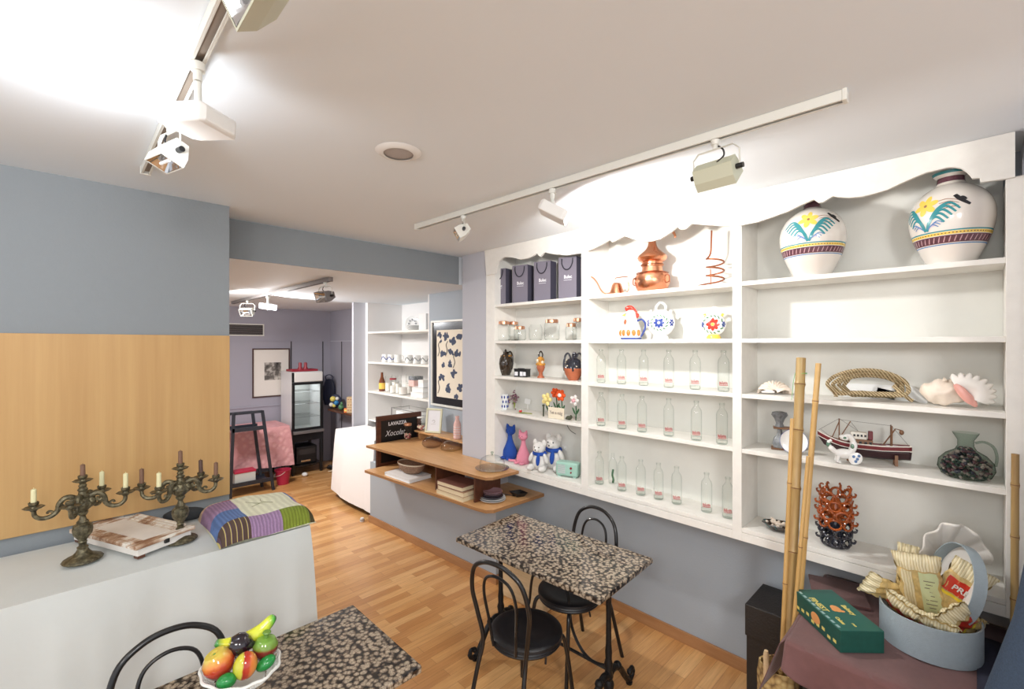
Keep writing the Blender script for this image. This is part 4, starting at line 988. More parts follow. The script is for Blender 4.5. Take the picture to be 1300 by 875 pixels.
# ---- fourth shelf of bay one
mat('painted_ceramic',hexc(226,230,232),.15,coat=.5,noise=.02,nscale=10); mat('cobalt',hexc(52,74,150),.2,coat=.4)
for px,y,lb in((632.5,2.70,'white and blue patterned tumbler at the left end, in front of the dried flowers'),(641,2.73,'white and blue patterned tumbler nearest the dried flowers')):
    p=stand(px,y,Z4); t=thing('painted_tumbler',lb,'tumbler',p,0,'painted tumblers')
    M().lathe([(0,0),(.024,0),(.029,.10),(.032,.135),(.030,.135),(.022,.004),(0,.004)],24).obj('body','painted_ceramic',t)
    m=M()
    for k in range(7):
        for j in range(3):
            a=k*.9+j*.45; z=.03+.04*j; r=.0255+.05*z; m.sph((r*math.cos(a),r*math.sin(a),z),(.006,.006,.013),8,6)
    m.obj('painted_pattern','cobalt',t)
mat('dried_flower',hexc(140,104,118),.9,noise=.3,nscale=80); mat('moss_green',hexc(150,160,80),.9); mat('leaf_green',hexc(54,96,62),.8); mat('petal_red',hexc(206,60,60),.8); mat('petal_yellow',hexc(240,224,150),.85,bump=.4,bscale=200); mat('petal_orange',hexc(238,92,36),.85,bump=.4,bscale=200); mat('petal_white',hexc(236,232,228),.85,bump=.4,bscale=200); mat('petal_pink',hexc(232,176,184),.85)
p=stand(653,2.80,Z4); t=thing('dried_flowers','bunch of dusky purple dried flowers behind the tumblers','flowers',p)
m=M(); R_=random.Random(3)
for k in range(40): m.sph((R_.gauss(0,.025),R_.gauss(0,.02),.10+R_.gauss(0,.025)),R_.uniform(.005,.010),7,5)
m.obj('flower_heads','dried_flower',t)
m=M()
for k in range(10): m.tube([(0,0,0),(R_.gauss(0,.02),R_.gauss(0,.015),.09)],.0015,5)
m.obj('stems','moss_green',t)
p=stand(662,2.68,Z4); t=thing('felt_flower_sprig','flat green felt sprig with a small red and white flower lying on the fourth shelf','decoration',p,.1)
m=M()
for k in range(9):
    a=k*.7; m.tube([(0,0,.004),(.045*math.cos(a)+.01,.02*math.sin(a),.006)],.0035,6,flat=.5)
m.tube([(.0,0,.005),(.10,.01,.005)],.004,6); m.obj('leaves','moss_green',t)
m=M(); m.sph((-.01,0,.016),(.014,.014,.011),10,8); m.obj('red_flower','petal_red',t); M().sph((-.01,-.005,.028),(.007,.007,.006),8,6).obj('white_centre','petal_white',t)
p=stand(669,2.83,Z4); t=thing('price_card','small white square card standing on the fourth shelf','card',(p.x,2.83,Z4+.001),.3)
M().box((0,.01,.075),(.055,.002,.045),(-.1,.15,0)).obj('card','white_plastic',t,smooth=False); M().box((0,.012,.027),(.006,.004,.054)).obj('stem','white_plastic',t,smooth=False)
p=PZ(705,541,Z4+.002); p.y=2.67; p.x=PY(706,400,2.67).x
t=thing('lettered_sign','low cream sign with cut lettering standing in front of the felt flowers','sign',(p.x,p.y,Z4+.0008),.05)
M().b2(-.075,.075,-.004,.004,0,.085).obj('board','glaze_cream',t,smooth=False,bev=.002)
mat('letter_grey',hexc(150,140,130),.6)
text('lettering','Yet a mig',.036,'letter_grey',t,(0,-.0052,.045),(PI/2,0,0),bold=.0006,sx=.9)
def felt_flower(lb,px,y,stemh,r,pm,cm,tilt=0,petals=6,loc=None,vase=False):
    p=stand(px,y,Z4); t=thing('felt_flower',lb,'flower',p,0,'felt flowers on the fourth shelf')
    M().tube(smooth_pts([(0,0,0),(.004,0,stemh*.5),(tilt,-.01,stemh)],5),.0045,7).obj('stem','leaf_green',t)
    m=M()
    for s,l in((-1,.05),(1,.045)): m.sph((s*.018,0,stemh*.45),(.008,.004,l*.6),8,8,(0,s*.5,0))
    m.obj('leaf','leaf_green',t)
    m=M()
    for k in range(petals):
        a=2*PI*k/petals; m.sph((tilt+r*.62*math.cos(a),-.018,stemh+r*.62*math.sin(a)),(r*.42,.012,r*.36),12,8,(0,-a,0))
    m.obj('petals',pm,t)
    M().sph((tilt,-.030,stemh),(r*.36,.012,r*.34),12,8).obj('centre',cm,t)
    return t
felt_flower('pale yellow felt flower with long petals left of the orange ones',697,2.72,.135,.052,'petal_yellow','petal_yellow',-.01,5)
felt_flower('orange felt flower half behind the white-centred one',706.5,2.77,.185,.040,'petal_orange','petal_orange',0)
felt_flower('orange felt flower with a white centre, tallest in the bay',713,2.72,.178,.046,'petal_orange','petal_white',.004)
felt_flower('white felt flower with pink centre in the glass vase by the divider',731,2.72,.150,.042,'petal_white','petal_pink',0,5)
p=stand(732,2.70,Z4); t=thing('bud_vase','tiny clear glass vase holding the white felt flower','vase',(p.x,2.718,Z4+.0008)); M().lathe([(0,0),(.020,0),(.024,.03),(.020,.05),(.024,.06)],20).obj('glass','clear_glass',t)
mat('olive_felt',hexc(70,74,58),.9)
p=stand(722,2.68,Z4); m=M(); m.sph((0,0,.018),(.024,.014,.016),12,8); m.sph((.02,0,.026),(.012,.012,.016),10,8); m.sph((-.022,0,.012),(.010,.008,.008),8,6); tag(m.obj('felt_snail','olive_felt',None,loc=p),'small dark felt snail between sign and bud vase','ornament')
m=M(); m.tube([(0,0,0),(0,0,.075)],.006,8); m.sph((0,0,.085),(.012,.010,.010),8,6); tag(m.obj('felt_bird','olive_felt',None,loc=stand(690,2.69,Z4)),'thin dark green felt stem figure left of the lettered sign','ornament')
# ---- bottom shelf of bay one: crochet cats, bears, radio
mat('crochet_blue',hexc(40,84,178),.95,bump=.8,bscale=260); mat('crochet_pink',hexc(236,150,172),.95,bump=.8,bscale=260); mat('plush_white',hexc(236,234,230),.95,bump=.8,bscale=200); mat('dark_red',hexc(140,40,50),.8)
def cat_doll(lb,px,y,h,mt,lean=0):
    p=stand(px,y,Z5); t=thing('crochet_cat',lb,'soft toy',p,.1,'crochet cats'); k=h/.30
    m=M(); m.lathe([(0,0),(.045*k,.0),(.062*k,.03*k),(.058*k,.07*k),(.036*k,.12*k),(.022*k,.16*k),(.018*k,.19*k),(.022*k,.215*k),(0,.22*k)],24)
    m.sph((lean*.6,-.006,.235*k),(.044*k,.036*k,.036*k),18,12); 
    for s in(-1,1):
        m.lathe([(.018*k,0),(.010*k,.022*k),(0,.036*k)],12,(lean*.6+s*.028*k,-.004,.258*k),Euler((0,s*.35,0)).to_matrix())
    m.obj('body',mt,t)
    m=M(); m.sph((-.03*k,-.05,.014*k),(.02*k,.035*k,.014*k),12,8); m.sph((.03*k,-.05,.014*k),(.02*k,.035*k,.014*k),12,8); m.obj('feet',mt,t)
    M().tube(smooth_pts([(-.04*k,.02,.02),(-.085*k,-.01,.012),(-.12*k,-.03,.012),(-.135*k,-.04,.014)],5),.010*k,8).obj('tail',mt,t)
    m=M()
    for s in(-1,1): m.sph((lean*.6+s*.016*k,-.040*k,.24*k),.004*k,8,6)
    m.sph((lean*.6,-.044*k,.228*k),.003*k,6,5); m.obj('face','black_plastic',t)
    return t
cat_doll('blue crochet cat with pointed ears leaning at the left end of the bottom shelf',647.5,2.77,.315,'crochet_blue',.02)
cat_doll('pink crochet cat sitting right of the blue one',664.5,2.74,.29,'crochet_pink')
def bear(lb,px,y,scarf,k=1,dx=0):
    p=stand(px,y,Z5); t=thing('plush_bear',lb,'soft toy',p,.25,'white plush toys with blue scarves')
    m=M(); m.sph((0,0,.075*k),(.062*k,.052*k,.075*k),20,14); m.sph((0,-.01,.185*k),(.052*k,.048*k,.05*k),20,14); m.sph((0,-.055*k,.175*k),(.024*k,.022*k,.018*k),12,8)
    for s in(-1,1):
        m.sph((s*.042*k,0,.225*k),(.02*k,.012*k,.03*k),12,8); m.sph((s*.055*k,-.055*k,.026*k),(.028*k,.05*k,.026*k),14,10); m.sph((s*.068*k,-.02*k,.105*k),(.018*k,.022*k,.045*k),12,8,(0,s*-.4,0))
    m.obj('body','plush_white',t)
    m=M(); m.tube([(.046*k*math.cos(a*PI/10),.042*k*math.sin(a*PI/10),.140*k) for a in range(20)],.016*k,8,closed=True)
    m.sph((.015*k,-.058*k,.095*k),(.018*k,.012*k,.05*k),12,8,(0,.1,0)); m.obj('scarf',scarf,t)
    m=M()
    for s in(-1,1): m.sph((s*.02*k,-.052*k,.198*k),.005*k,8,6)
    m.sph((0,-.077*k,.18*k),.006*k,8,6); m.obj('face','black_plastic',t)
bear('white plush toy with a blue scarf sitting front left of its pair',685,2.69,'crochet_blue',.95)
bear('white plush toy in blue, tucked behind and right of the other one',703,2.79,'crochet_blue',1.12)
mat('mint',hexc(160,200,186),.35,coat=.2); mat('radio_front',hexc(206,200,206),.5)
p=PZ(720,604,Z5); t=thing('retro_radio','mint green retro radio at the right end of the bottom shelf','radio',(PY(722,400,2.72).x,2.715,Z5+.008),.30)
M().b2(-.088,.088,-.04,.04,0,.105).obj('case','mint',t,smooth=True,bev=.014)
M().b2(-.075,.075,-.042,-.0395,.014,.092).obj('front_panel','mint',t,smooth=False)
m=M()
for i in range(7): m.b2(-.068,-.008,-.0445,-.0421,.022+.0095*i,.026+.0095*i)
m.obj('speaker_grille','radio_front',t,smooth=False)
for z in(.066,.034): M().cyl((.038,-.0421,z),(.038,-.050,z),.0085 if z>.05 else .006,n=16).obj('dial','dark_red',t)
for s in(-1,1): M().b2(s*.06-.012,s*.06+.012,-.03,.03,-.0075,0).obj('foot','mint',t,smooth=False)
t=thing('wall_socket','small white socket with plug on the back of the bottom shelf above the radio','socket',(PY(716,400,2.87).x,2.8742,1.115))
M().b2(-.02,.02,-.008,0,-.02,.02).obj('plate','white_plastic',t,smooth=False,bev=.003); M().cyl((0,-.0082,0),(0,-.02,0),.012,n=14).obj('plug','white_plastic',t)
M().tube(smooth_pts([(.03,-.006,.235),(.035,-.008,.19),(.07,-.008,.15),(.12,-.008,.13)],6),.002,6).obj('cable','dark_slot',t)
# ---- bay two, top shelf: copper
p=stand(828,2.735,Z1); t=thing('copper_still','polished copper still with bulbous head and bent pipe under the scalloped board','still',p,0)
pot=M(); pot.lathe([(0,0),(.082,0),(.095,.012),(.112,.06),(.110,.095),(.098,.118),(.085,.124),(.070,.130),(.064,.15),(.062,.172)],40); pot.obj('pot','copper',t)
M().lathe([(.064,.165),(.070,.168),(.070,.182),(.064,.186),(.064,.192),(.086,.206),(.094,.222),(.088,.238),(.066,.256),(.042,.278),(.030,.298),(.024,.325),(.020,.345),(0,.346)],40).obj('head','copper',t)
m=M(); m.lathe([(.0715,.172),(.074,.175),(.0715,.178)],32); m.lathe([(.0995,.118),(.103,.121),(.0995,.124)],32); m.obj('rim_band','copper_dark',t)
for s in(-1,1): M().tube(smooth_pts([(s*.105,-.02,.10),(s*.125,-.02,.095),(s*.128,-.02,.06),(s*.108,-.02,.05)],5),.004,6).obj('handle','copper_dark',t)
M().tube(smooth_pts([(0,0,.335),(.02,-.004,.352),(.06,-.01,.362),(.115,-.015,.368),(.150,-.015,.362),(.163,-.015,.340),(.163,-.015,.325)],6),.0075,8).obj('swan_neck','copper',t)
m=M(); m.sph((-.06,-.085,.085),(.022,.008,.012),10,6); m.obj('maker_plate','copper_dark',t)
p=stand(783,2.72,Z1); t=thing('copper_condenser','small copper cup with a long bent pipe rising to the left, beside the still','condenser',p,.1)
M().lathe([(0,0),(.046,0),(.050,.008),(.034,.065),(.026,.080),(.022,.082),(0,.080)],30).obj('cup','copper',t)
M().tube(smooth_pts([(-.035,-.01,.020),(-.075,-.02,.012),(-.105,-.03,.04),(-.135,-.04,.10),(-.17,-.045,.135),(-.21,-.05,.14)],6),.0045,8).obj('pipe','copper',t)
M().tube(smooth_pts([(-.02,0,.075),(-.01,0,.115),(.03,0,.12),(.075,0,.118),(.088,0,.10),(.088,0,.03),(.07,0,.012),(.04,0,.012)],4),.0035,8).obj('handle','copper',t)
p=stand(906,2.74,Z1); t=thing('copper_coil','copper spiral tube standing on end right of the still','coil',p,0)
pts=[(-.012,0,.335),(-.014,0,.27),(-.018,0,.20)]
for k in range(0,40):
    a=k/40*2*PI*3.1+PI; r=.048; pts.append((.008+r*math.cos(a),r*math.sin(a),.17-.155*k/40))
pts.append((-.075,-.04,.008))
M().tube(smooth_pts(pts,3),.0052,8).obj('tube','copper_dark',t)
M().tube([(.0,-.04,.004),(.0,-.046,.10)],.003,6).obj('stay','copper_dark',t)
# ---- bay two, second shelf: painted jugs
mat('white_glaze',hexc(240,240,238),.12,coat=.6); mat('glaze_red',hexc(220,60,44),.2,coat=.4); mat('glaze_orange',hexc(238,120,50),.2,coat=.4); mat('glaze_yellow',hexc(240,200,80),.2,coat=.4); mat('glaze_teal',hexc(70,150,150),.2,coat=.4); mat('glaze_green',hexc(80,130,90),.2,coat=.4); mat('glaze_purple',hexc(92,50,66),.2,coat=.4); mat('glaze_black',hexc(30,30,34),.2,coat=.4)
def sph_patch(m,c,R,az,el,su,sv,off=.001,n=6,rot=0):
    """filled oval on a sphere/ellipsoid surface"""
    cr,sr=math.cos(rot),math.sin(rot)
    def pt(u,v):
        x,y=u*su,v*sv; a=az+x*cr-y*sr; e=el+x*sr+y*cr
        return Vector((c[0]+(R[0]+off)*math.cos(e)*math.cos(a),c[1]+(R[1]+off)*math.cos(e)*math.sin(a),c[2]+(R[2]+off)*math.sin(e)))
    rings=[[m.b.verts.new(pt(0,0))]]
    for k in(1,2):
        rings.append([m.b.verts.new(pt(k/2*math.cos(2*PI*i/12),k/2*math.sin(2*PI*i/12))) for i in range(12)])
    for i in range(12):
        j=(i+1)%12; m._f([rings[0][0],rings[1][i],rings[1][j]]); m._f([rings[1][i],rings[2][i],rings[2][j],rings[1][j]])
p=stand(801,2.74,Z2); t=thing('rooster_jug','white ceramic rooster jug with red comb, orange tulips and blue handle','jug',p,.15)
M().lathe([(0,0),(.064,0),(.070,.01),(.073,.04),(.066,.08),(.050,.115),(.040,.145),(.038,.165),(.034,.185),(.02,.20),(0,.203)],36,sx=1,sy=.8).obj('body','white_glaze',t)
M().lathe([(.0655,.001),(.071,.006),(.0725,.013),(.069,.014)],36,sx=1,sy=.8).obj('base_band','cobalt',t)
M().lathe([(.011,0),(.006,.02),(0,.032)],12,(-.034,0,.17),Euler((0,-PI/2-.1,0)).to_matrix()).obj('beak','glaze_yellow',t)
m=M()
for i in range(8):
    f=i/7; m.sph((-.03+.075*f,0,.212+.012*math.sin(f*PI)-.05*f*f),(.0125,.009,.017),10,8)
m.obj('comb','glaze_red',t)
M().sph((-.024,-.036,.118),(.010,.010,.020),10,8).obj('wattle','terracotta',t)
M().tube(smooth_pts([(.045,0,.125),(.075,0,.135),(.098,0,.11),(.098,0,.075),(.080,0,.035),(.068,0,.018)],5),.0065,8).obj('handle','cobalt',t)
m=M()
for a in(-2.5,-2.0,-1.5,-1.0,-.5): m.sph((.071*math.cos(a),.057*math.sin(a),.045),(.014,.010,.022),10,8)
m.obj('tulips','glaze_orange',t)
m=M(); m.sph((-.026,-.026,.175),.0035,8,6); m.obj('eye','glaze_black',t)
def botijo(lb,px,y,r,pal,fs=1,lf='x'):
    p=stand(px,y,Z2); t=thing('round_water_jug',lb,'jug',p,.25)
    bz=r+.018
    M().lathe([(0,0),(r*.58,0),(r*.58,.012),(r*.45,.025),(0,.026)],28).obj('foot',pal[2],t)
    M().sph((0,0,bz),(r,r*.62,r),30,22).obj('body','white_glaze',t)
    M().tube(smooth_pts([(-r*.30,0,bz+r*.9),(-r*.34,0,bz+r*1.22),(0,0,bz+r*1.52),(r*.34,0,bz+r*1.22),(r*.30,0,bz+r*.9)],6),r*.09,8).obj('ring_handle','white_glaze',t)
    for s in(-1,1): M().lathe([(r*.14,0),(r*.09,r*.22),(r*.13,r*.30),(0,r*.28)],14,(s*r*.62,0,bz+r*.68),Euler((0,s*.5,0)).to_matrix()).obj('spout',pal[1] if s<0 else pal[1],t)
    c=(0,0,bz); R3=(r,r*.62,r); f=-PI/2
    m=M()
    for k2 in range(8):
        a=k2*PI/4; sph_patch(m,c,R3,f+.24*fs*math.cos(a),.24*fs*math.sin(a),.15*fs,.10*fs,.0015,rot=a)
    m.obj('painted_flower',pal[0],t,recalc=False)
    for s in(-1,1):
        m=M()
        for k2 in range(6):
            a=k2*PI/3; sph_patch(m,c,R3,f+s*1.0+.14*math.cos(a),.17*math.sin(a),.11,.07,.0015,rot=a)
        m.obj('side_flower',pal[5],t,recalc=False)
    m=M()
    for k2 in range(14):
        a=k2*2*PI/14; sph_patch(m,c,R3,f+.62*fs*math.cos(a),.55*fs*math.sin(a),.13*fs,.05*fs,.0012,rot=a+.8)
    m.obj('painted_leaves',pal[3],t,recalc=False)
    m=M(); sph_patch(m,c,R3,f,0,.09*fs,.09*fs,.002); m.obj('flower_centre',pal[4],t,recalc=False)
    return t
botijo('white round water jug painted with blue flowers, ring handle on top',839,2.75,.088,('cobalt','white_glaze','white_glaze','glaze_green','white_glaze','cobalt'))
botijo('smaller round water jug painted with a big red flower and yellow spouts',906,2.76,.068,('glaze_red','glaze_yellow','glaze_yellow','glaze_green','glaze_yellow','cobalt'),1.5)
# ---- bottles
mat('label_red',hexc(176,50,60),.6); mat('bottle_salt',hexc(236,234,230),.8); mat('metal_cap',hexc(120,120,116),.4,.6)
def bottle():
    t=thing('glass_bottle','','bottle',(0,0,0))
    M().lathe([(0,.003),(.026,.002),(.0305,.008),(.0305,.165),(.027,.182),(.016,.198),(.0125,.206),(.0125,.222)],30).obj('glass_body','greenish_glass',t)
    M().lathe([(.0135,.222),(.0155,.224),(.0155,.232),(.0125,.234),(.0115,.232),(.0115,.222)],20).obj('rim','metal_cap' if False else 'greenish_glass',t)
    M().lathe([(0,.0035),(.024,.0035),(.0285,.010),(.0285,.024),(0,.022)],24).obj('thick_base','greenish_glass',t)
    m=M(); R_=random.Random(5)
    # curved lettering strokes on the lower front
    for k in range(9):
        a0=-PI/2-.75+k*.17
        m.grid(lambda u,v,a0=a0,k=k:(.0309*math.cos(a0+u*.11),.0309*math.sin(a0+u*.11),.040+.003*(k%2)+v*(.014 if k%3 else .018)),3,1)
    m.grid(lambda u,v:(.0309*math.cos(-PI/2-.78+u*1.6),.0309*math.sin(-PI/2-.78+u*1.6),.036+v*.003),12,1)
    m.obj('red_lettering','label_red',t,recalc=False)
    return t
B0=bottle(); first=True
rows=[(Z3,'top',[(763,489),(789,490),(817,492.5),(849,494.5),(882.5,496.5),(918.5,499),(931,497)]),
      (Z4,'middle',[(763,545),(789.5,549),(815,553.5),(849,558),(884,563),(916.5,568)]),
      (Z5,'bottom',[(761,617),(789.5,625.5),(813.5,631),(836,636.5),(859,642.5),(897,653),(924,660.5)])]
od=['first','second','third','fourth','fifth','sixth','seventh']
for z,nm,L in rows:
    for i,(px,py) in enumerate(L):
        d=ray(px,0); y=2.705+(.0 if z!=Z5 else .0)
        q=PZ(px,py,z); v=Vector((q.x,q.y,0)).normalized(); c=Vector((q.x,q.y,0))+v*.0305
        c.y=min(2.83,max(2.66,c.y)); dd=ray(px,0); c.x=dd[0]/dd[1]*c.y
        lb='clear glass bottle with red lettering, %s from the left in the %s bottle row'%(od[i],nm)
        if px==931: lb='clear glass bottle half hidden by the upright, right end of top bottle row'; c.y=2.83; c.x=-.985
        rz=math.atan2(c.x,-c.y)+PI
        rz=math.atan2(c.y,c.x)-PI/2
        if first: B0.location=(c.x,c.y,z+.0008); B0.rotation_euler=(0,0,rz); B0['label']=lb; B0['group']='clear glass bottles with red lettering'; first=False
        else: dup(B0,(c.x,c.y,z+.0008),rz,lb,'clear glass bottles with red lettering')
p=stand(778,2.80,Z5); t=thing('decanter_bottle','slim clear bottle with a dark twig inside, behind the bottom bottle row','bottle',p)
M().lathe([(0,.002),(.028,.002),(.030,.02),(.028,.15),(.012,.185),(.010,.22)],24).obj('glass_body','clear_glass',t)
M().tube(smooth_pts([(0,-.0,.006),(.004,0,.03),(-.004,0,.06),(.002,0,.10)],4),.007,7).obj('twig','leaf_green',t)
# ---- big vases with painting
def surf(prof,th,z,off=.0008):
    for (r0,z0),(r1,z1) in zip(prof,prof[1:]):
        if z0<=z<=z1 and z1>z0:
            r=r0+(r1-r0)*(z-z0)/(z1-z0)+off; return Vector((r*math.cos(th),r*math.sin(th),z))
    r=prof[-1][0]; return Vector((r*math.cos(th),r*math.sin(th),z))
def spl(prof,n=5):
    P=smooth_pts([(r,0,z) for r,z in prof],n); return [(max(0,v.x),v.z) for v in P]
def ribbon(m,prof,pts,w,off=.0008):
    P=smooth_pts([(a,b,0) for a,b in pts],5); n=len(P); L=[];Rr=[]
    for i,p in enumerate(P):
        tq=(P[min(i+1,n-1)]-P[max(i-1,0)]); rr=.13; tv=Vector((tq.x*rr,tq.y,0)).normalized(); nn=Vector((-tv.y,tv.x,0)); ww=w*(1-.75*abs(i/(n-1)-.35)**1.3)
        L.append(m.b.verts.new(surf(prof,p.x+nn.x*ww/rr,p.y+nn.y*ww,off))); Rr.append(m.b.verts.new(surf(prof,p.x-nn.x*ww/rr,p.y-nn.y*ww,off)))
    for i in range(n-1): m._f([L[i],L[i+1],Rr[i+1],Rr[i]])
def oval(m,prof,th,z,ru,rv,rot=0,off=.001):
    c=m.b.verts.new(surf(prof,th,z,off)); ring=[]
    mid=[]
    for k,(lst) in ((.5,mid),(1,ring)):
        for i in range(14):
            a=2*PI*i/14; x=k*ru*math.cos(a); y=k*rv*math.sin(a); X_=x*math.cos(rot)-y*math.sin(rot); Y_=x*math.sin(rot)+y*math.cos(rot)
            lst.append(m.b.verts.new(surf(prof,th+X_/.13,z+Y_,off)))
    for i in range(14): j=(i+1)%14; m._f([c,mid[i],mid[j]]); m._f([mid[i],ring[i],ring[j],mid[j]])
mat('paint_purple',hexc(98,62,72),.25,coat=.3,noise=.25,nscale=60); mat('paint_yellow',hexc(240,206,92),.25,coat=.3); mat('paint_teal',hexc(52,140,148),.25,coat=.3); mat('paint_blue_stroke',hexc(88,132,184),.25,coat=.3); mat('paint_brown',hexc(150,110,84),.3); mat('paint_lilac',hexc(204,188,206),.3); mat('vase_glaze',hexc(228,222,214),.18,coat=.5,noise=.02,nscale=10)
mat('paint_pinkhatch',hexc(190,150,156),.3)
def vase(lb,p,rz,hs,neck,band_z,pal2,bird=True,rs=1):
    t=thing('painted_vase',lb,'vase',p,rz,'large painted ceramic vases')
    base=[(0,0),(.076,0),(.081,.004),(.102,.05),(.127,.11),(.141,.165),(.144,.205),(.138,.245),(.117,.29),(.080,.325),(.045,.345)]
    prof=spl([(r*rs,z) for r,z in base],4)
    prof=[q for q in prof]; nk=neck
    M().lathe(prof+[(r,z) for r,z in nk],56,sharp if False else (0,0,0)).obj('body','vase_glaze',t)
    def band(z0,z1,mt,nm,off=.0006):
        m=M(); m.grid(lambda u,v:surf(prof,2*PI*u,z0+(z1-z0)*v,off),72,4); m.obj(nm,mt,t,recalc=False)
    band(band_z-.030,band_z,'paint_purple','dark_band'); band(band_z+.003,band_z+.014,'paint_yellow','yellow_band'); band(band_z+.016,band_z+.021,'paint_teal','teal_line'); band(band_z-.037,band_z-.033,'paint_blue_stroke','blue_line')
    m=M()
    for k in range(44):
        a=k*2*PI/44; ribbon(m,prof,[(a,band_z-.026),(a+.05,band_z-.004)],.0022,.0011)
    m.obj('band_hatching','paint_pinkhatch',t,recalc=False)
    m=M()
    for k in range(70): a=k*2*PI/70; oval(m,prof,a,band_z+.0085,.003,.002,0,.0011)
    m.obj('band_dots','paint_purple',t,recalc=False)
    z0=band_z+.03; f=-PI/2
    m=M(); 
    for (dx,sg) in((0,-1),(0.02,1)):
        for k in range(5):
            ribbon(m,prof,[(f+dx+.01*sg,z0-.004),(f+dx+sg*(.10+.04*k),z0+.034+.010*k),(f+dx+sg*(.28+.07*k),z0+.050+.013*k),(f+dx+sg*(.46+.085*k),z0+.024+.012*k)],.0056,.0009+.0001*k)
    m.obj('painted_plumes','paint_teal' ,t,recalc=False)
    m=M()
    for sg in(-1,1):
        for k in range(3): ribbon(m,prof,[(f+sg*.06,z0+.004),(f+sg*(.20+.05*k),z0+.020+.006*k),(f+sg*(.34+.05*k),z0+.008+.008*k)],.0022,.0016)
    m.obj('painted_feathers','paint_blue_stroke',t,recalc=False)
    m=M(); cx=f-.22*pal2; cz=z0+.105
    for k in range(6):
        a=k*PI/3+.3; oval(m,prof,cx+.024*math.cos(a)/.13,cz+.022*math.sin(a),.021,.0115,a,.0012)
    m.obj('yellow_flower','paint_yellow',t,recalc=False)
    m=M(); oval(m,prof,cx,cz,.006,.006,0,.0018)
    for k in range(4): ribbon(m,prof,[(cx+.3+.05*k,cz+.010-.012*k),(cx+.55+.05*k,cz+.014-.012*k),(cx+.8,cz+.002-.012*k)],.0016,.001)
    m.obj('painted_sprays','paint_brown',t,recalc=False)
    m=M(); bx_=cx+.85; ribbon(m,prof,[(bx_-.12,cz+.026),(bx_,cz+.004),(bx_+.20,cz-.020)],.008,.0014); ribbon(m,prof,[(bx_-.02,cz+.010),(bx_+.06,cz+.012),(bx_+.13,cz+.002)],.006,.0016); ribbon(m,prof,[(bx_-.12,cz+.024),(bx_-.17,cz+.022)],.003,.0016); oval(m,prof,bx_-.10,cz+.024,.006,.005,0,.0016); m.obj('painted_bird','glaze_black',t,recalc=False)
    m=M(); oval(m,prof,f-.18,z0+.018,.010,.006,0,.0012); oval(m,prof,f+.20,z0+.018,.010,.006,.4,.0012); m.obj('lilac_buds','paint_lilac',t,recalc=False)
    return t,prof
p=stand(1031,2.722,Z1)
t,pf=vase('painted vase with yellow flower and teal plumes, the left one under the board notch',p,math.atan2(p.y,p.x)-PI/2-.12,1,[(.040,.347),(.036,.352),(.036,.392),(.044,.402),(.040,.404),(.030,.39)],.135,0)
M().lathe([(.0405,.349),(.0368,.353),(.0368,.389)],40).obj('neck_band','paint_purple',t,recalc=False)
p=stand(1207,2.726,Z1)
t,pf=vase('wide painted vase with flared collar rim, the right one on the top shelf',p,math.atan2(p.y,p.x)-PI/2-.62,1,[(.048,.347),(.045,.352),(.043,.375),(.056,.385),(.060,.398),(.054,.402),(.042,.392)],.110,0,rs=.96)
M().lathe([(.0458,.352),(.0438,.374)],40).obj('neck_band','paint_purple',t,recalc=False)
M().lathe([(.0568,.385),(.0608,.397)],40).obj('rim_band','paint_teal',t,recalc=False)
# ---- bay three shells, rope
mat('shell_cream',hexc(236,222,206),.5,noise=.12,nscale=20); mat('shell_pink',hexc(230,168,156),.3,coat=.3,noise=.1,nscale=8); mat('shell_white',hexc(238,234,228),.5)
p=stand(983,2.74,Z3); t=thing('scallop_shell','ribbed cream and pink scallop shell at the left of the third shelf','shell',p,.3)
def scal(u,v):
    a=PI*u; r=(.012+.066*v)*(1+.06*math.cos(22*a)*v); h=.062*math.sin(PI*min(1,v*.62+.12))*(1+.22*math.cos(22*a)*v)
    return (r*math.cos(a)*1.0,-.035+r*math.sin(a)*.8,h*(.35+.65*math.sin(a)) if v<1 else .002)
M().grid(scal,104,12).obj('shell_valve','shell_cream',t,solid=.002,recalc=False,sharp=80)
M().tube([(-.06,-.038,.010),(-.035,-.036,.014),(0,-.034,.012)],[.004,.009,.006],8).obj('hinge','shell_white',t)
mat('rope',hexc(206,184,146),.9)
def b_rope(nt,b):
    v=coords(nt,rot=(.5,.6,.3)); wv=node(nt,'ShaderNodeTexWave'); wv.inputs['Scale'].default_value=30; nt.links.new(v,wv.inputs['Vector'])
    nt.links.new(ramp(nt,wv.outputs['Fac'],[(.1,hexc(150,126,88)),(.5,hexc(216,196,156))]),b.inputs['Base Color']); bump_to(nt,b,wv.outputs['Fac'],1,.006)
ramp_mat('rope_lay',b_rope,.9)
p=stand(1098,2.745,Z3); t=thing('rope_coil','coil of thick natural rope leaning in a loop on the third shelf','rope',p,.35)
m=M()
for k in range(4):
    R_=random.Random(k); pts=[]
    for i in range(20):
        a=2*PI*i/20; rx=.150-.016*k+R_.uniform(-.006,.006); rzz=.072-.010*(k%3)
        z=.074-.004*k+rzz*(math.sin(a) if math.sin(a)>-.55 else -.55); z=max(.012+.010*(k%3),z); pts.append((rx*math.cos(a)+.010*k,.010*math.sin(a*2+k)+.018*(k-1.5)+(-.028 if math.sin(a)<-.3 else 0),z))
    m.tube(smooth_pts(pts,4,True),.0085,8,closed=True)
m.obj('loops','rope_lay',t)
m=M(); m.tube(smooth_pts([(.10,-.03,.075),(.125,-.045,.05),(.15,-.05,.02),(.165,-.05,.011)],4),.0085,8); m.tube(smooth_pts([(-.13,-.03,.035),(-.10,-.045,.030),(-.02,-.05,.040),(.06,-.045,.030),(.12,-.04,.045)],5),.009,8); m.tube([(-.122,-.035,.045),(-.122,-.04,.014)],.009,8); m.obj('rope_end','rope_lay',t)
mat('paper_white',hexc(236,238,238),.8)
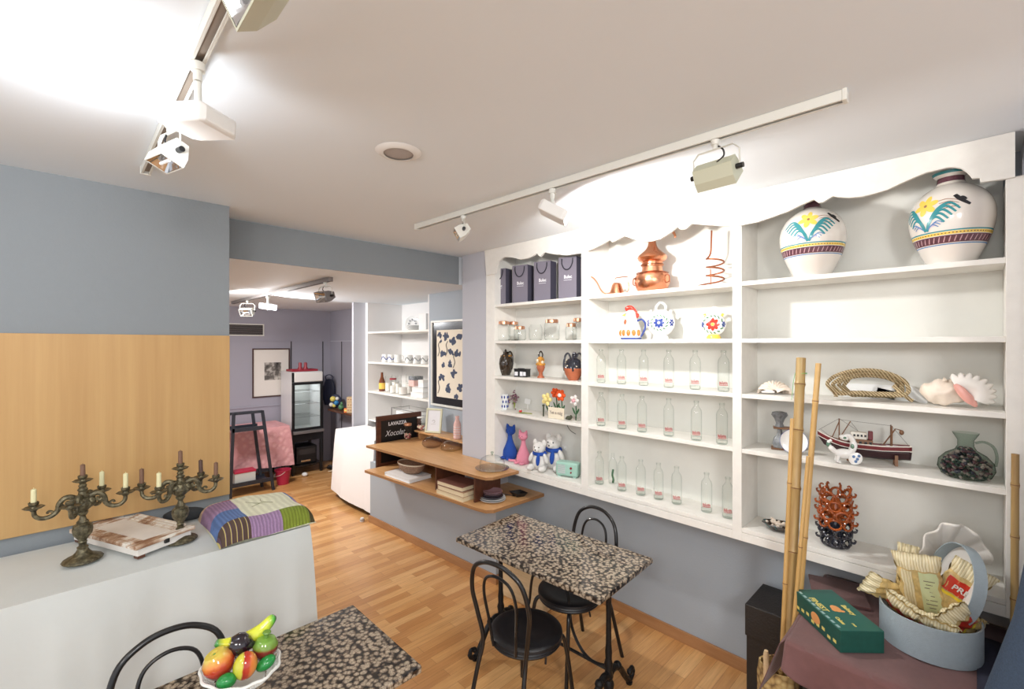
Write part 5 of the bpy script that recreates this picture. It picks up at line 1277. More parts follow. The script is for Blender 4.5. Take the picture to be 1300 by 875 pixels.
t=thing('white_card_stack','white folded card standing behind the rope coil','card',(p.x+.0,2.845,Z3+.001),.0)
m=M(); m.box((0,0,.035),(.20,.003,.07)); m.box((.10,0,.02),(.14,.003,.04),(0,.25,0)); m.obj('card','paper_white',t,smooth=False)
p=stand(1212,2.735,Z3); t=thing('conch_shell','large spiny conch shell with a pink opening at the right of the third shelf','shell',p,.06)
def conch(u,v):
    a=2*PI*u; z=v; r=.062*math.sin(PI*min(1,v**.75))**.8*(1+.16*max(0,math.cos(a*5+v*9))*(.2<v<.85)); r*=1-.35*v
    x=-.115+.215*v; return (x,r*math.cos(a)*.9,.060+r*math.sin(a)*.95+.006*math.sin(v*28)*(1-v))
M().grid(conch,40,36,wrap=True).obj('spire','shell_cream',t,sharp=80)
def lip(u,v):
    a=-.45+2.45*u; r=.020+.078*v*(1+.10*math.cos(a*24)*(v>.85))*(1-.18*abs(u-.45))
    return (.018+r*math.cos(a)*1.0,-.050-.024*math.sin(PI*v*.9)+.012*v,.055+r*math.sin(a)*.92)
m=M(); m.grid(lip,80,12); m.obj('flared_lip','shell_white',t,solid=.004,recalc=False,sharp=80)
m=M(); m.sph((.024,-.066,.062),(.017,.013,.052),18,12,(0,-.55,0)); m.sph((.045,-.060,.040),(.014,.013,.036),14,10,(0,-.5,0)); m.obj('pink_opening','shell_pink',t)
m=M()
for a in range(6): m.lathe([(.012,0),(.006,.014),(0,.024)],8,(-.06+.03*a,-.02,.095+.012*math.sin(a)),Euler((-.5,-.2,0)).to_matrix())
m.obj('spines','shell_cream',t)
m=M(); m.box((0,0,.025),(.10,.002,.05),(0,.5,0)); tag(m.obj('white_card','paper_white',None,loc=(p.x-.13,2.80,Z3+.012)),'small white card leaning left of the conch shell','card')
# ---- bay three fourth shelf
mat('figure_grey',hexc(130,134,138),.3,noise=.5,nscale=40,coat=.3); mat('walnut',hexc(128,92,66),.5)
p=stand(991,2.76,Z4); t=thing('two_tier_ornament','small two-tier wooden stand with grey ceramic figures behind the bamboo','ornament',p,.3)
M().b2(-.045,.045,-.03,.03,0,.010).obj('base_board','walnut',t,smooth=False,bev=.002)
M().b2(-.035,.055,-.03,.03,.112,.121).obj('upper_board','walnut',t,smooth=False,bev=.002)
M().b2(.045,.053,-.02,.02,.0105,.1115).obj('support','walnut',t,smooth=False)
M().lathe([(0,.0105),(.03,.0105),(.036,.03),(.028,.06),(.014,.075),(.010,.11),(0,.1115)],20,(-.005,0,0),wave=lambda a,z,r:1+.12*math.cos(a*5)).obj('lower_figure','figure_grey',t)
M().lathe([(0,.122),(.020,.122),(.014,.14),(.022,.165),(.034,.185),(.030,.20),(.012,.205),(0,.204)],20,(-.005,0,0),wave=lambda a,z,r:1+.15*math.cos(a*4)).obj('upper_figure','figure_grey',t)
p=stand(1005,2.66,Z4); t=thing('white_plate','white round plate standing on edge behind the bamboo canes','plate',(p.x,2.70,Z4+.001),.25)
M().lathe([(0,0),(.040,0),(.062,.008),(.062,.010),(.038,.003),(0,.003)],32,(0,0,.0625),Matrix.Rotation(PI/2-.12,3,'X')).obj('plate','white_glaze',t)
M().lathe([(.0615,.0085),(.0635,.0085),(.0635,.0105),(.0615,.0105)],32,(0,0,.0625),Matrix.Rotation(PI/2-.12,3,'X')).obj('blue_edge','cobalt',t)
# fishing boat
mat('hull_red',hexc(112,38,44),.35,coat=.2); mat('boat_white',hexc(226,222,212),.4); mat('rigging',hexc(90,84,78),.7); mat('hull_dark',hexc(54,26,32),.4)
p=stand(1096,2.755,Z4); t=thing('model_fishing_boat','wooden model fishing boat with maroon hull and white wheelhouse','model boat',p,.22)
def hull(z0,z1,k0,k1,mt,nm,off=0):
    m=M(); n=26
    def pt(s,u,z,f):
        x=-.185+.36*u; hw=.040*(math.sin(PI*min(1,(u*.82+.02)))**.55)*f; zz=z+.045*max(0,(.35-u)/.35)**1.6+.008*max(0,(u-.7)/.3)
        x2=x+(.03*(1-f)*(u<.25))
        return (x2,s*(hw+off),zz)
    def g(u,v):
        # v from -1 (port top) through keel to +1
        s=-1 if v<.5 else 1; q=abs(v-.5)*2; z=z0+(z1-z0)*q; return pt(s,u,z,(k0+(k1-k0)*q))
    m.grid(g,n,10); o=m.obj(nm,mt,t,recalc=False,solid=.0015); return o
hull(.022,.062,.05,.86,'hull_dark','lower_hull'); hull(.062,.088,.86,1.0,'hull_red','upper_hull',.0006)
m=M()
for s in(-1,1):
    pts=[]; pts2=[]
    for i in range(21):
        u=i/20; x=-.185+.36*u; hw=.040*(math.sin(PI*min(1,(u*.82+.02)))**.55); z=.089+.045*max(0,(.35-u)/.35)**1.6+.008*max(0,(u-.7)/.3); pts.append((x,s*(hw+.001),z)); pts2.append((x,s*(hw*.93+.002),z-.022))
    m.tube(pts,.0028,6); m.tube(pts2,.0018,6)
m.obj('white_gunwale','boat_white',t)
m=M(); m.grid(lambda u,v:(-.16+.33*u,(v*2-1)*.037*(math.sin(PI*min(1,(u*.82+.08)))**.55),.080+.02*max(0,(.3-u)/.3)),20,4); m.obj('deck','walnut',t,recalc=False)
M().b2(-.045,.035,-.024,.024,.082,.108).obj('deckhouse','walnut',t,smooth=False,bev=.002)
M().b2(-.050,.012,-.020,.020,.1085,.142).obj('wheelhouse','boat_white',t,smooth=False,bev=.003)
M().b2(.018,.036,-.012,.012,.1085,.150).obj('funnel','hull_red',t,smooth=False,bev=.003)
m=M()
for x in(-.04,-.026,-.012,.002): m.b2(x,x+.008,-.0212,-.0202,.122,.132)
for x in(-.038,-.018,.002,.020): m.b2(x,x+.010,-.0252,-.0242,.088,.100)
m.obj('window','glaze_black',t,smooth=False)
m=M(); m.tube([(-.095,0,.085),(-.095,0,.20)],.003,6); m.tube([(-.095,0,.10),(-.05,0,.19)],.0025,6); m.tube([(-.125,0,.10),(-.095,0,.185)],.0025,6); m.obj('foremast','walnut',t)
m=M(); m.tube([(.105,-.018,.085),(.105,-.018,.185)],.003,6); m.tube([(.105,.018,.085),(.105,.018,.185)],.003,6); m.tube([(.105,-.018,.18),(.105,.018,.18)],.003,6); m.tube([(.075,0,.09),(.12,0,.17),(.14,0,.165)],.003,6); m.sph((.142,0,.155),(.009,.006,.012),10,8); m.obj('stern_gantry','walnut',t)
m=M(); 
for a,b_ in(((-.095,0,.20),(-.18,0,.135)),((-.095,0,.20),(-.02,0,.145)),((-.095,0,.195),(.105,0,.183)),((.105,0,.183),(.165,0,.10)),((-.05,0,.19),(-.02,0,.145)),((-.125,0,.10),(-.17,0,.14))): m.tube([a,b_],.0007,4)
m.obj('rigging','rigging',t)
for x in(-.06,.12): 
    m=M(); m.b2(x-.006,x+.006,-.030,.030,0,.010); m.b2(x-.006,x+.006,-.030,-.022,.0102,.050); m.b2(x-.006,x+.006,.022,.030,.0102,.050); m.obj('cradle','walnut',t,smooth=False)
# ceramic dragon-like bird figurine
mat('blue_wash',hexc(90,124,170),.2,coat=.5); mat('green_wash',hexc(90,130,110),.2,coat=.5)
p=stand(1072,2.655,Z4); t=thing('ceramic_dragon','white ceramic animal figurine with blue and green glaze in front of the model boat','figurine',p,.3)
m=M(); m.sph((0,0,.045),(.042,.022,.024),18,12); m.tube(smooth_pts([(.025,0,.055),(.036,0,.085),(.030,0,.115),(.016,0,.132),(.002,0,.128)],5),[.015]*8+[.012]*8+[.010]*5,8)
m.sph((-.002,0,.122),(.020,.011,.013),14,10,(0,.4,0)); m.tube(smooth_pts([(-.035,0,.05),(-.055,0,.07),(-.062,0,.095),(-.050,0,.105)],5),[.012]*6+[.008]*5+[.006]*5,8)
for x in(-.025,.022):
    for y in(-.014,.014): m.tube([(x,y,.035),(x+(-.006 if x<0 else .006),y*1.2,.008),(x+.008,y*1.3,.004)],[.009,.007,.006],8)
m.obj('body','white_glaze',t)
m=M(); m.sph((.040,-.020,.030),(.026,.006,.030),14,10,(0,.5,0)); m.obj('wing','white_glaze',t)
m=M()
for a,b_ in((.032,.040),(.046,.030),(.040,.018),(.052,.045)): m.sph((a,-.0265,b_),(.006,.0015,.007),8,6)
m.obj('wing_spots','blue_wash',t)
m=M(); m.sph((-.062,0,.085),(.010,.009,.016),8,6); m.sph((.030,-.012,.085),(.008,.006,.012),8,6); m.sph((.0,-.008,.122),(.008,.006,.006),8,6); m.obj('green_glaze','green_wash',t)
# glass jug with pebbles
mat('pebble_a',hexc(70,66,84),.4,coat=.3); mat('pebble_b',hexc(170,150,146),.4,coat=.3); mat('pebble_c',hexc(106,70,80),.4,coat=.3); mat('pebble_d',hexc(56,72,66),.4,coat=.3)
p=stand(1226,2.735,Z4); t=thing('glass_jug','green-grey glass flask with handle, filled with coloured pebbles, right end of the fourth shelf','jug',p,.1)
M().lathe([(0,.002),(.060,.002),(.078,.012),(.090,.040),(.086,.070),(.064,.098),(.034,.118),(.026,.135),(.026,.160),(.040,.186),(.042,.192)],40).obj('glass_body','dark_green_glass',t)
M().tube(smooth_pts([(.028,0,.150),(.055,0,.158),(.082,0,.140),(.092,0,.10),(.088,0,.062)],5),.005,8).obj('glass_handle','dark_green_glass',t)
ms=[M() for _ in range(4)]; R_=random.Random(11)
for k in range(420):
    z=R_.uniform(.010,.125); rm=.078+.4*(z-.01) if z<.03 else (.0885 if z<.06 else .0885-.055*(z-.06)/.055); a=R_.uniform(0,2*PI); r=max(.005,(rm-.009)*R_.uniform(.75,1))
    ms[R_.randrange(4)].sph((r*math.cos(a),r*math.sin(a),z),(R_.uniform(.006,.010),R_.uniform(.005,.009),R_.uniform(.004,.007)),7,5,(R_.random(),R_.random(),R_.random()))
bmesh_all=M()
for mi,mm in enumerate(ms):
    me=bpy.data.meshes.new('tmp'); mm.b.to_mesh(me); mm.b.free(); n0=len(bmesh_all.b.faces); bmesh_all.b.from_mesh(me); bpy.data.meshes.remove(me)
    bmesh_all.b.faces.ensure_lookup_table()
    for f in bmesh_all.b.faces[n0:]: f.material_index=mi
o=bmesh_all.obj('pebbles',['pebble_a','pebble_b','pebble_c','pebble_d'],t,recalc=False); o['kind']='stuff'
# ---- bay three bottom shelf
p=stand(990,2.73,Z5); t=thing('shell_dish','dark scalloped ceramic dish piled with small shells, left of the bottom shelf','dish',p,.1)
M().lathe([(0,0),(.035,0),(.055,.012),(.085,.035),(.082,.037),(.05,.016),(0,.006)],40,sx=1,sy=.7,wave=lambda a,z,r:1+.05*math.cos(a*9)*(z>.01)).obj('dish','glaze_dark',t)
m=M(); R_=random.Random(2)
for k in range(26): m.sph((R_.gauss(0,.026),R_.gauss(0,.016),.022+R_.uniform(0,.022)),(R_.uniform(.008,.014),.007,.008),8,6,(R_.random()*3,0,R_.random()*3))
m.obj('small_shells','shell_cream',t)
m=M()
for k in range(18): a=k*2*PI/18; m.tube([(.056*math.cos(a),.039*math.sin(a),.0135),(.083*math.cos(a),.058*math.sin(a),.036)],.0015,5)
m.obj('rim_lines','glaze_teal',t)
p=stand(1061,2.725,Z5); t=thing('lattice_ceramic_lantern','tall pierced ceramic sculpture, amber above and blue-black below, with curled tips','ceramic lantern',p,.35)
mat('amber_glaze',hexc(150,72,28),.12,coat=.7,noise=.35,nscale=18); 
m1=M(); m2=M()
M().lathe([(0,0),(.046,0),(.050,.006),(.036,.02),(.030,.05),(.034,.08),(.028,.13),(0,.131)],28).obj('lower_core','glaze_blue_black',t)
M().lathe([(0,.1312),(.030,.1312),(.036,.155),(.028,.19),(.022,.22),(.014,.24),(0,.241)],28).obj('upper_core','amber_glaze',t)
for row in range(6):
    z=.035+.043*row; mm=m2 if z<.11 else m1; k=7
    for i in range(k):
        a=2*PI*(i+.5*(row%2))/k; R0=.070-.004*abs(row-2.5)
        ring=[]
        for q in range(14):
            b_=2*PI*q/14; ring.append((R0*math.cos(a+.40*math.cos(b_)),R0*math.sin(a+.40*math.cos(b_)),z+.0225*math.sin(b_)))
        mm.tube(ring,.0058,7,closed=True)
        c,s=math.cos(a+.45),math.sin(a+.45)
        mm.tube(smooth_pts([(c*R0,s*R0,z),(c*(R0+.016),s*(R0+.016),z+.001),(c*(R0+.022),s*(R0+.022),z+.012),(c*(R0+.015),s*(R0+.015),z+.017)],4),[.006]*6+[.0045]*4+[.003]*3,6)
for i in range(7):
    a=2*PI*i/7+.2; c,s=math.cos(a),math.sin(a); m1.tube(smooth_pts([(c*.062,s*.062,.27),(c*.066,s*.066,.287),(c*.058,s*.058,.298),(c*.050,s*.050,.292)],4),[.006]*5+[.004]*8,6)
for mm,zz in((m2,.06),(m2,.10),(m1,.15),(m1,.20)):
    for i in range(4): a=i*PI/2+.5; mm.tube([(0,0,zz),(.066*math.cos(a),.066*math.sin(a),zz+.006)],.006,6)
m2.obj('lower_lattice','glaze_blue_black',t); m1.obj('upper_lattice','amber_glaze',t)
p=PY(1207,690,2.745); t=thing('giant_clam_shell','large wavy white clam shell behind the round lid','shell',(p.x,2.745,Z5+.001),.45)
def clam(u,v):
    a=.2+ (PI-.4)*u; r=.03+.10*v; w=.016*math.sin(a*11)*v
    return (r*math.cos(a)*1.0,.06-.09*v+w,.03+r*math.sin(a)*1.55)
M().grid(clam,90,14).obj('upper_valve','shell_white',t,solid=.006,recalc=False,sharp=80)
M().sph((0,.02,.03),(.09,.045,.03),20,12).obj('lower_valve','shell_cream',t)
# ================================================================= THINGS ON THE COUNTER
CTZ=.936
def board_sign():
    t=thing('chalkboard','brown wooden framed chalkboard standing at the far end of the counter','chalkboard',(-4.345,2.56,.663),PI/2)
    W_,H_=.54,.54
    m=M(); m.b2(-W_/2,W_/2,.004,.012,0,H_); m.obj('slate','black_plastic',t,smooth=False)
    for n_,(a,b_,c,d) in enumerate(((-W_/2,W_/2,H_-.05,H_),(-W_/2,W_/2,0,.05),(-W_/2,-W_/2+.05,.0502,H_-.0502),(W_/2-.05,W_/2,.0502,H_-.0502))):
        M().b2(a,b_,-.012,.0035,c,d).obj('frame','dark_wood',t,smooth=False,bev=.003)
    text('lettering','LAVAZZA',.050,'print_white',t,(-.02,.002,.445),(PI/2,0,0),bold=.002)
    text('chalk_writing','Xocolat',.085,'print_white',t,(-.05,.002,.345),(PI/2,0,0),shear=.3,sx=.85)
    return t
board_sign()
def glassware(name,lb,px,py,z,prof,mt='clear_glass',cat='glass',y=None,extra=(),r=.03):
    q=PZ(px,py,z); v=Vector((q.x,q.y,0)).normalized()*r
    p=(q.x+v.x,q.y+v.y,z+.001); t=thing(name,lb,cat,p)
    M().lathe(prof,36).obj('glass_body',mt,t)
    for nm,m,ml in extra: m.obj(nm,ml,t)
    return t
mat('sweet_pink',hexc(222,140,140),.6); mat('sweet_cream',hexc(238,224,200),.6); mat('sweet_dark',hexc(120,50,50),.6)
def sweets(r,h,n,seed):
    R_=random.Random(seed); ms=M()
    for k in range(n):
        a=R_.uniform(0,6.28); q=r*R_.uniform(.3,1)**.5; ms.mi=R_.randrange(3); ms.sph((q*math.cos(a),q*math.sin(a),R_.uniform(.010,h)),(.010,.009,.008),7,5,(R_.random()*3,R_.random()*3,0))
    return ms
t=glassware('candy_glass','tall straight glass half filled with pink sweets in front of the chalkboard',517.5,559.5,CTZ,[(0,.002),(.036,.002),(.040,.010),(.041,.15),(.040,.165)],r=.04,cat='glass')
o=sweets(.030,.060,60,3).obj('sweets',['sweet_pink','sweet_cream','sweet_dark'],t,recalc=False); o['kind']='stuff'
M().lathe([(.041,.148),(.0425,.150),(.0425,.168),(.041,.170)],30).obj('rim_band','copper_lid',t)
RZ=CTZ+.089
t=thing('sweet_jar','small glass jar with reddish sweets on the raised shelf by the chalkboard','jar',(PY(534,400,2.74).x,2.74,RZ+.001))
M().lathe([(0,.002),(.038,.002),(.042,.010),(.042,.115),(.036,.13)],30).obj('glass_body','clear_glass',t)
o=sweets(.033,.045,45,5).obj('sweets',['sweet_pink','sweet_cream','sweet_dark'],t,recalc=False); o['kind']='stuff'
M().lathe([(0,.140),(.036,.140),(.038,.131),(0,.131)],24).obj('lid','white_plastic',t)
mat('frame_gilt',hexc(214,212,184),.4,.2)
t=thing('picture_frame','white picture in a pale gilt frame leaning on the raised counter shelf','picture',(PY(549,400,2.73).x,2.735,RZ+.001),.38); t.rotation_euler=(-.16,0,.42)
for a,b_,c,d in((-.095,.095,.235,.255),(-.095,.095,0,.020),(-.095,-.075,.0202,.2348),(.075,.095,.0202,.2348)): M().b2(a,b_,-.010,.010,c,d).obj('frame','frame_gilt',t,smooth=False,bev=.003)
M().b2(-.075,.075,-.002,.004,.0202,.2348).obj('picture','print_white',t,smooth=False)
m=M(); m.tube(smooth_pts([(-.02,-.003,.12),(0,-.003,.135),(.015,-.003,.118),(.002,-.003,.105)],4),.0016,5); m.tube([(-.03,-.003,.09),(.025,-.003,.093)],.0009,5); m.obj('drawing','letter_grey',t)
M().box((0,.045,.09),(.06,.004,.19),(.35,0,0)).obj('easel_back','dark_slot',t,smooth=False)
mat('mill_pink',hexc(228,186,178),.6,noise=.1,nscale=60)
t=thing('patterned_bottle','pink and white lattice-patterned bottle at the column end of the raised shelf','bottle',(PY(580.5,400,2.745).x,2.745,RZ+.001))
M().lathe([(0,0),(.036,0),(.038,.006),(.038,.12),(.034,.15),(.018,.185),(.016,.20),(.020,.205),(.020,.22),(0,.222)],30).obj('body','mill_pink',t)
m=M()
for i in range(5): m.lathe([(.0382,.02+.024*i),(.0392,.022+.024*i),(.0382,.024+.024*i)],30)
m.obj('relief_bands','print_white',t)
glassware('lidded_glass_bowl','smoky ribbed glass bowl with lid, the left of the two bowls on the counter',548.5,571.5,CTZ,[(0,.002),(.055,.002),(.085,.015),(.100,.042),(.096,.068),(.080,.080),(.078,.084),(.055,.098),(.015,.104),(.014,.112),(.020,.118),(0,.122)],'smoky_glass','bowl',r=.095)
t=glassware('glass_cake_dish','low amber-grey glass dish with domed lid, right of the smoky bowl',573,576,CTZ,[(0,.003),(.06,.003),(.10,.018),(.104,.024)],'amber_glass','dish',r=.10)
M().lathe([(.096,.024),(.094,.055),(.07,.082),(.03,.096),(.010,.099),(.009,.105),(.015,.111),(0,.116)],36).obj('glass_cover','clear_glass',t)
q=PZ(618,600,CTZ); t=thing('cake_dome','glass cake dome with knob on a glass plate at the front end of the counter','cake dome',(q.x-.02,q.y+.075,CTZ+.001))
M().lathe([(0,.003),(.07,.003),(.135,.014),(.138,.018),(.07,.007),(0,.006)],44).obj('glass_plate','amber_glass',t)
M().lathe([(.100,.016),(.102,.06),(.090,.090),(.060,.108),(.02,.116),(.006,.117)],40).obj('glass_dome','clear_glass',t)
M().lathe([(.0,.117),(.008,.117),(.006,.128),(.013,.136),(.011,.146),(0,.149)],18).obj('knob','dark_green_glass',t)
# lower board things
LBZ=.691
def book(lb,cx,cy,z,w,d,h,rz,mt='paper_white',cover='paper_white',name='book',group=None):
    t=thing(name,lb,'book',(cx,cy,z),rz,group)
    M().b2(-w/2,w/2,-d/2,d/2,0,.003).obj('cover',cover,t,smooth=False); M().b2(-w/2,w/2,-d/2,d/2,h-.003,h).obj('cover',cover,t,smooth=False)
    M().b2(-w/2+.004,w/2-.004,-d/2+.004,d/2-.004,.0031,h-.0031).obj('pages',mt,t,smooth=False)
    M().b2(-w/2,-w/2+.003,-d/2,d/2,.0031,h-.0031).obj('spine',cover,t,smooth=False)
    return t
mat('page_cream',hexc(226,210,176),.8); mat('cover_tan',hexc(176,140,112),.7); mat('cover_brown',hexc(120,78,66),.6); mat('wicker',hexc(150,120,98),.8,noise=.3,nscale=90,bump=.8,bscale=120)
a1=.057
book('thick white book lying flat under the woven bowl on the lower counter board',-3.80,2.33,LBZ,.40,.25,.032,a1)
p=(-3.80,2.37,LBZ+.034); t=thing('woven_bowl','oval woven bowl resting on the white book on the lower counter board','bowl',p,a1)
M().lathe([(0,0),(.10,0),(.145,.03),(.168,.075),(.172,.088),(.163,.088),(.14,.036),(.10,.008),(0,.008)],44,sx=1,sy=.62,wave=lambda a,z,r:1+.008*math.cos(a*44)).obj('bowl','wicker',t)
M().tube([(.168*math.cos(i*PI/20),.104*math.sin(i*PI/20),.09) for i in range(40)],.007,7,closed=True).obj('rim','glaze_cream',t)
for i,(h,mt,cv,lb,dx) in enumerate([(.034,'page_cream','page_cream','cream-edged book at the bottom of the pile on the lower counter board',0),(.040,'page_cream','cover_tan','tan book in the middle of the pile on the lower counter board',.008),(.036,'page_cream','cover_brown','brown-covered book on top of the pile on the lower counter board',-.006)]):
    z=LBZ+sum((.034,.040,.036)[:i])+.001*i; book(lb,-3.04+dx,2.36,z,.34-.012*i,.22,h,a1+.02*(i-1),mt,cv,group='books piled on the lower counter board')
mat('plate_purple',hexc(160,130,140),.2,coat=.5); mat('plate_white',hexc(228,230,230),.2,coat=.5); mat('plate_dark',hexc(76,70,84),.2,coat=.5)
pc=PZ(617,640,LBZ); px_,py_=pc.x-.02,pc.y+.09
for i,(r,mt,lb) in enumerate([(.105,'plate_white','widest white plate at the bottom of the plate pile'),(.100,'plate_white','white plate second from the bottom of the plate pile'),(.084,'plate_dark','dark plate in the middle of the pile, on the white ones'),(.080,'plate_dark','dark plate just under the mauve plates in the pile'),(.078,'plate_purple','mauve plate second from the top of the pile'),(.078,'plate_purple','mauve plate on top of the plate pile')]):
    z=LBZ+.001+.0125*i; m=M(); m.lathe([(0,0),(r*.55,0),(r,.014),(r,.017),(r*.55,.0045),(0,.0045)],40); tag(m.obj('plate',mt,None,loc=(px_,py_,z)),lb,'plate','pile of plates on the lower counter board')
t=thing('serving_dish','small black angular dish at the right end of the lower counter board','dish',(-2.66,2.68,LBZ+.001),.5)
m=M(); m.lathe([(0,.002),(.045,.002),(.075,.036),(.072,.038),(.043,.006),(0,.006)],4,sx=1.1,sy=.8); m.obj('dish','black_plastic',t,smooth=False,bev=.002)
M().b2(.0,.03,-.002,.002,.04,.05).obj('handle','black_plastic',t,smooth=False)
t=thing('knife','long pale-bladed knife lying behind the plates on the lower counter board','knife',(-2.80,2.62,LBZ+.001),.25)
M().b2(-.02,.13,-.008,.008,.0,.004).obj('blade','chrome',t,smooth=False); M().b2(-.12,-.0202,-.010,.010,0,.012).obj('handle','dark_wood',t,smooth=False,bev=.003)
# ================================================================= BACK ROOM
t=thing('air_vent','white-framed slatted air vent high on the far wall of the back room','vent',(-7.629,1.86,2.17),PI/2)
M().b2(-.30,.30,-.004,.0,-.09,.09).obj('backing','dark_slot',t,smooth=False)
for a,b_,c,d in((-.30,.30,.075,.09),(-.30,.30,-.09,-.075),(-.30,-.285,-.0748,.0748),(.285,.30,-.0748,.0748)): M().b2(a,b_,-.018,-.0042,c,d).obj('frame','white_metal',t,smooth=False)
for i in range(7): M().box((0,-.010,-.06+.02*i),(.568,.010,.004),(.5,0,0)).obj('slat','grey_metal',t,smooth=False)
def framed(name,lb,loc,rz,w,h,fw,fm,matm,art,aw,ah,ax=0,az=0,cat='picture'):
    t=thing(name,lb,cat,loc,rz)
    for a,b_,c,d in((-w/2,w/2,h-fw,h),(-w/2,w/2,0,fw),(-w/2,-w/2+fw,fw+.0002,h-fw-.0002),(w/2-fw,w/2,fw+.0002,h-fw-.0002)): M().b2(a,b_,-.022,0,c,d).obj('frame',fm,t,smooth=False,bev=.002)
    M().b2(-w/2+fw,w/2-fw,-.008,-.004,fw,h-fw).obj('mount',matm,t,smooth=False)
    if art: M().b2(ax-aw/2,ax+aw/2,-.0095,-.0082,az+h/2-ah/2,az+h/2+ah/2).obj('print',art,t,smooth=False)
    return t
mat('frame_walnut',hexc(74,52,46),.45); mat('mount_white',hexc(226,222,216),.8)
def b_photo(nt,b):
    v=coords(nt,scale=(1,1,1)); n=noise_t(nt,v,9,5,.6); nt.links.new(ramp(nt,n,[(.35,hexc(40,38,38)),(.5,hexc(110,106,102)),(.62,hexc(200,196,190))]),b.inputs['Base Color'])
ramp_mat('old_photograph',b_photo,.6)
pt0=PX(320,443,-7.63); pt1=PX(367.5,503,-7.63)
framed('framed_photograph','black and white photograph with wide white mount in a dark frame on the far wall','%s'and(-7.628,(pt0.y+pt1.y)/2,1.145),PI/2,pt1.y-pt0.y,.745,.018,'frame_walnut','mount_white','old_photograph',.24,.27,.02,.02)
# large print of botanical blocks on the wall left of the column
t=framed('framed_print','tall framed print of dark blue plant motifs on cream, left of the grey column',(-3.885,2.8885,1.285),0,.645,.925,.022,'white_metal','frame_black' if False else 'glaze_black',None,0,0)
mat('paper_cream',hexc(232,222,204),.8); mat('ink_blue',hexc(66,76,100),.8); mat('ink_grey',hexc(110,108,112),.8)
M().b2(-.225,.255,-.0095,-.0083,.10,.82).obj('print_paper','paper_cream',t,smooth=False)
R_=random.Random(8); mb=M(); mc=M()
def blot(m,x,z,s,n=9,seed=0):
    q=random.Random(seed)
    for k in range(n):
        a=q.uniform(0,6.28); rr=s*q.uniform(.1,.8); m.sph((x+rr*math.cos(a)*1.1,-.0102,z+rr*math.sin(a)*.8),(s*q.uniform(.3,.62),.0006,s*q.uniform(.2,.4)),8,5,(0,q.uniform(0,3),0))
for k,(x,z,s) in enumerate([(-.17,.76,.040),(-.06,.75,.050),(.06,.70,.050),(-.15,.70,.02),(.03,.58,.045),(-.11,.57,.050),(.02,.46,.045),(-.10,.44,.040),(.08,.36,.05),(-.13,.31,.055),(-.02,.20,.060),(.14,.56,.05),(.17,.74,.05),(.18,.22,.05),(.12,.12,.04)]): blot(mb,x,z,s,12,k)
for k,(x,z) in enumerate([(-.20,.62),(-.20,.22),(.07,.50),(-.06,.62)]):
    mc.tube(smooth_pts([(x,-.0102,z-.08),(x+.03,-.0102,z-.02),(x+.01,-.0102,z+.04),(x+.04,-.0102,z+.08)],5),.007,6,flat=.1)
mb.obj('plant_motifs','ink_blue',t); mc.obj('stem_motifs','ink_grey',t)
# fridge
mat('fridge_white',hexc(222,222,224),.35,coat=.2); mat('fridge_inner',hexc(190,192,190),.5); thin_glass('door_glass',(.93,.95,.95),(.7,.75,.75),.8)
light('fridge_lamp','AREA',(-7.33,2.61,1.36),1.1,(.97,1,.98),(-7.33,2.61,.6),.3)
t=thing('display_fridge','tall white countertop display fridge with black-framed glass door','fridge',(-7.32,2.61,.63))
hx,hy,Hh=.25,.225,.91
M().b2(-hx,hx-.03,-hy,-hy+.02,0,Hh).obj('side_wall','fridge_white',t,smooth=False,bev=.003); M().b2(-hx,hx-.03,hy-.02,hy,0,Hh).obj('side_wall','fridge_white',t,smooth=False,bev=.003)
M().b2(-hx,-hx+.02,-hy+.0202,hy-.0202,0,Hh).obj('back_wall','fridge_inner',t,smooth=False)
M().b2(-hx+.0202,hx-.03,-hy+.0202,hy-.0202,.0,.03).obj('floor_panel','fridge_inner',t,smooth=False)
M().b2(-hx+.0202,hx-.03,-hy+.0202,hy-.0202,Hh-.16,Hh).obj('header_box','fridge_white',t,smooth=False)
for z in(.22,.42,.6):
    m=M()
    for i in range(9): m.cyl((-hx+.03,-hy+.03+.048*i,z),(hx-.06,-hy+.03+.048*i,z),.002,n=5)
    m.cyl((-hx+.03,-hy+.021,z),(-hx+.03,hy-.021,z),.003,n=5); m.cyl((hx-.06,-hy+.021,z),(hx-.06,hy-.021,z),.003,n=5)
    m.obj('wire_shelf','chrome',t)
M().b2(hx-.028,hx+.0,-hy+.03,hy,Hh-.155,Hh-.01).obj('header_sign','white_plastic',t,smooth=True,bev=.012)
M().b2(hx-.028,hx-.004,-hy,-hy+.028,Hh-.155,Hh-.01).obj('header_end','black_plastic',t,smooth=False)
dr=M(); dr.b2(hx-.028,hx,-hy,-hy+.035,.03,Hh-.16); dr.b2(hx-.028,hx,hy-.035,hy,.03,Hh-.16); dr.b2(hx-.028,hx,-hy+.035,hy-.035,.03,.065); dr.b2(hx-.028,hx,-hy+.035,hy-.035,Hh-.195,Hh-.16)
d=dr.obj('door','black_plastic',t,smooth=False)
M().b2(hx-.018,hx-.014,-hy+.035,hy-.035,.065,Hh-.195).obj('door_glass','door_glass',d,smooth=False)
M().b2(hx+.001,hx+.02,-hy+.005,-hy+.02,.25,.45).obj('door_handle','black_plastic',d,smooth=False,bev=.003)
M().b2(hx-.028,hx+.05,-hy,hy,-.012,.028).obj('ledge','grey_metal',t,smooth=False,bev=.002)
m=M(); 
for k in range(14): m.sph((R_.uniform(-.1,.1),R_.uniform(-.12,.12),.06),(.02,.02,.03),8,6)
t=thing('fridge_stand','black open metal stand carrying the display fridge','stand',(-7.32,2.61,0))
for sx in(-1,1):
    for sy in(-1,1): M().box((sx*.225,sy*.205,.305),(.035,.035,.61)).obj('leg','black_metal',t,smooth=False,bev=.002)
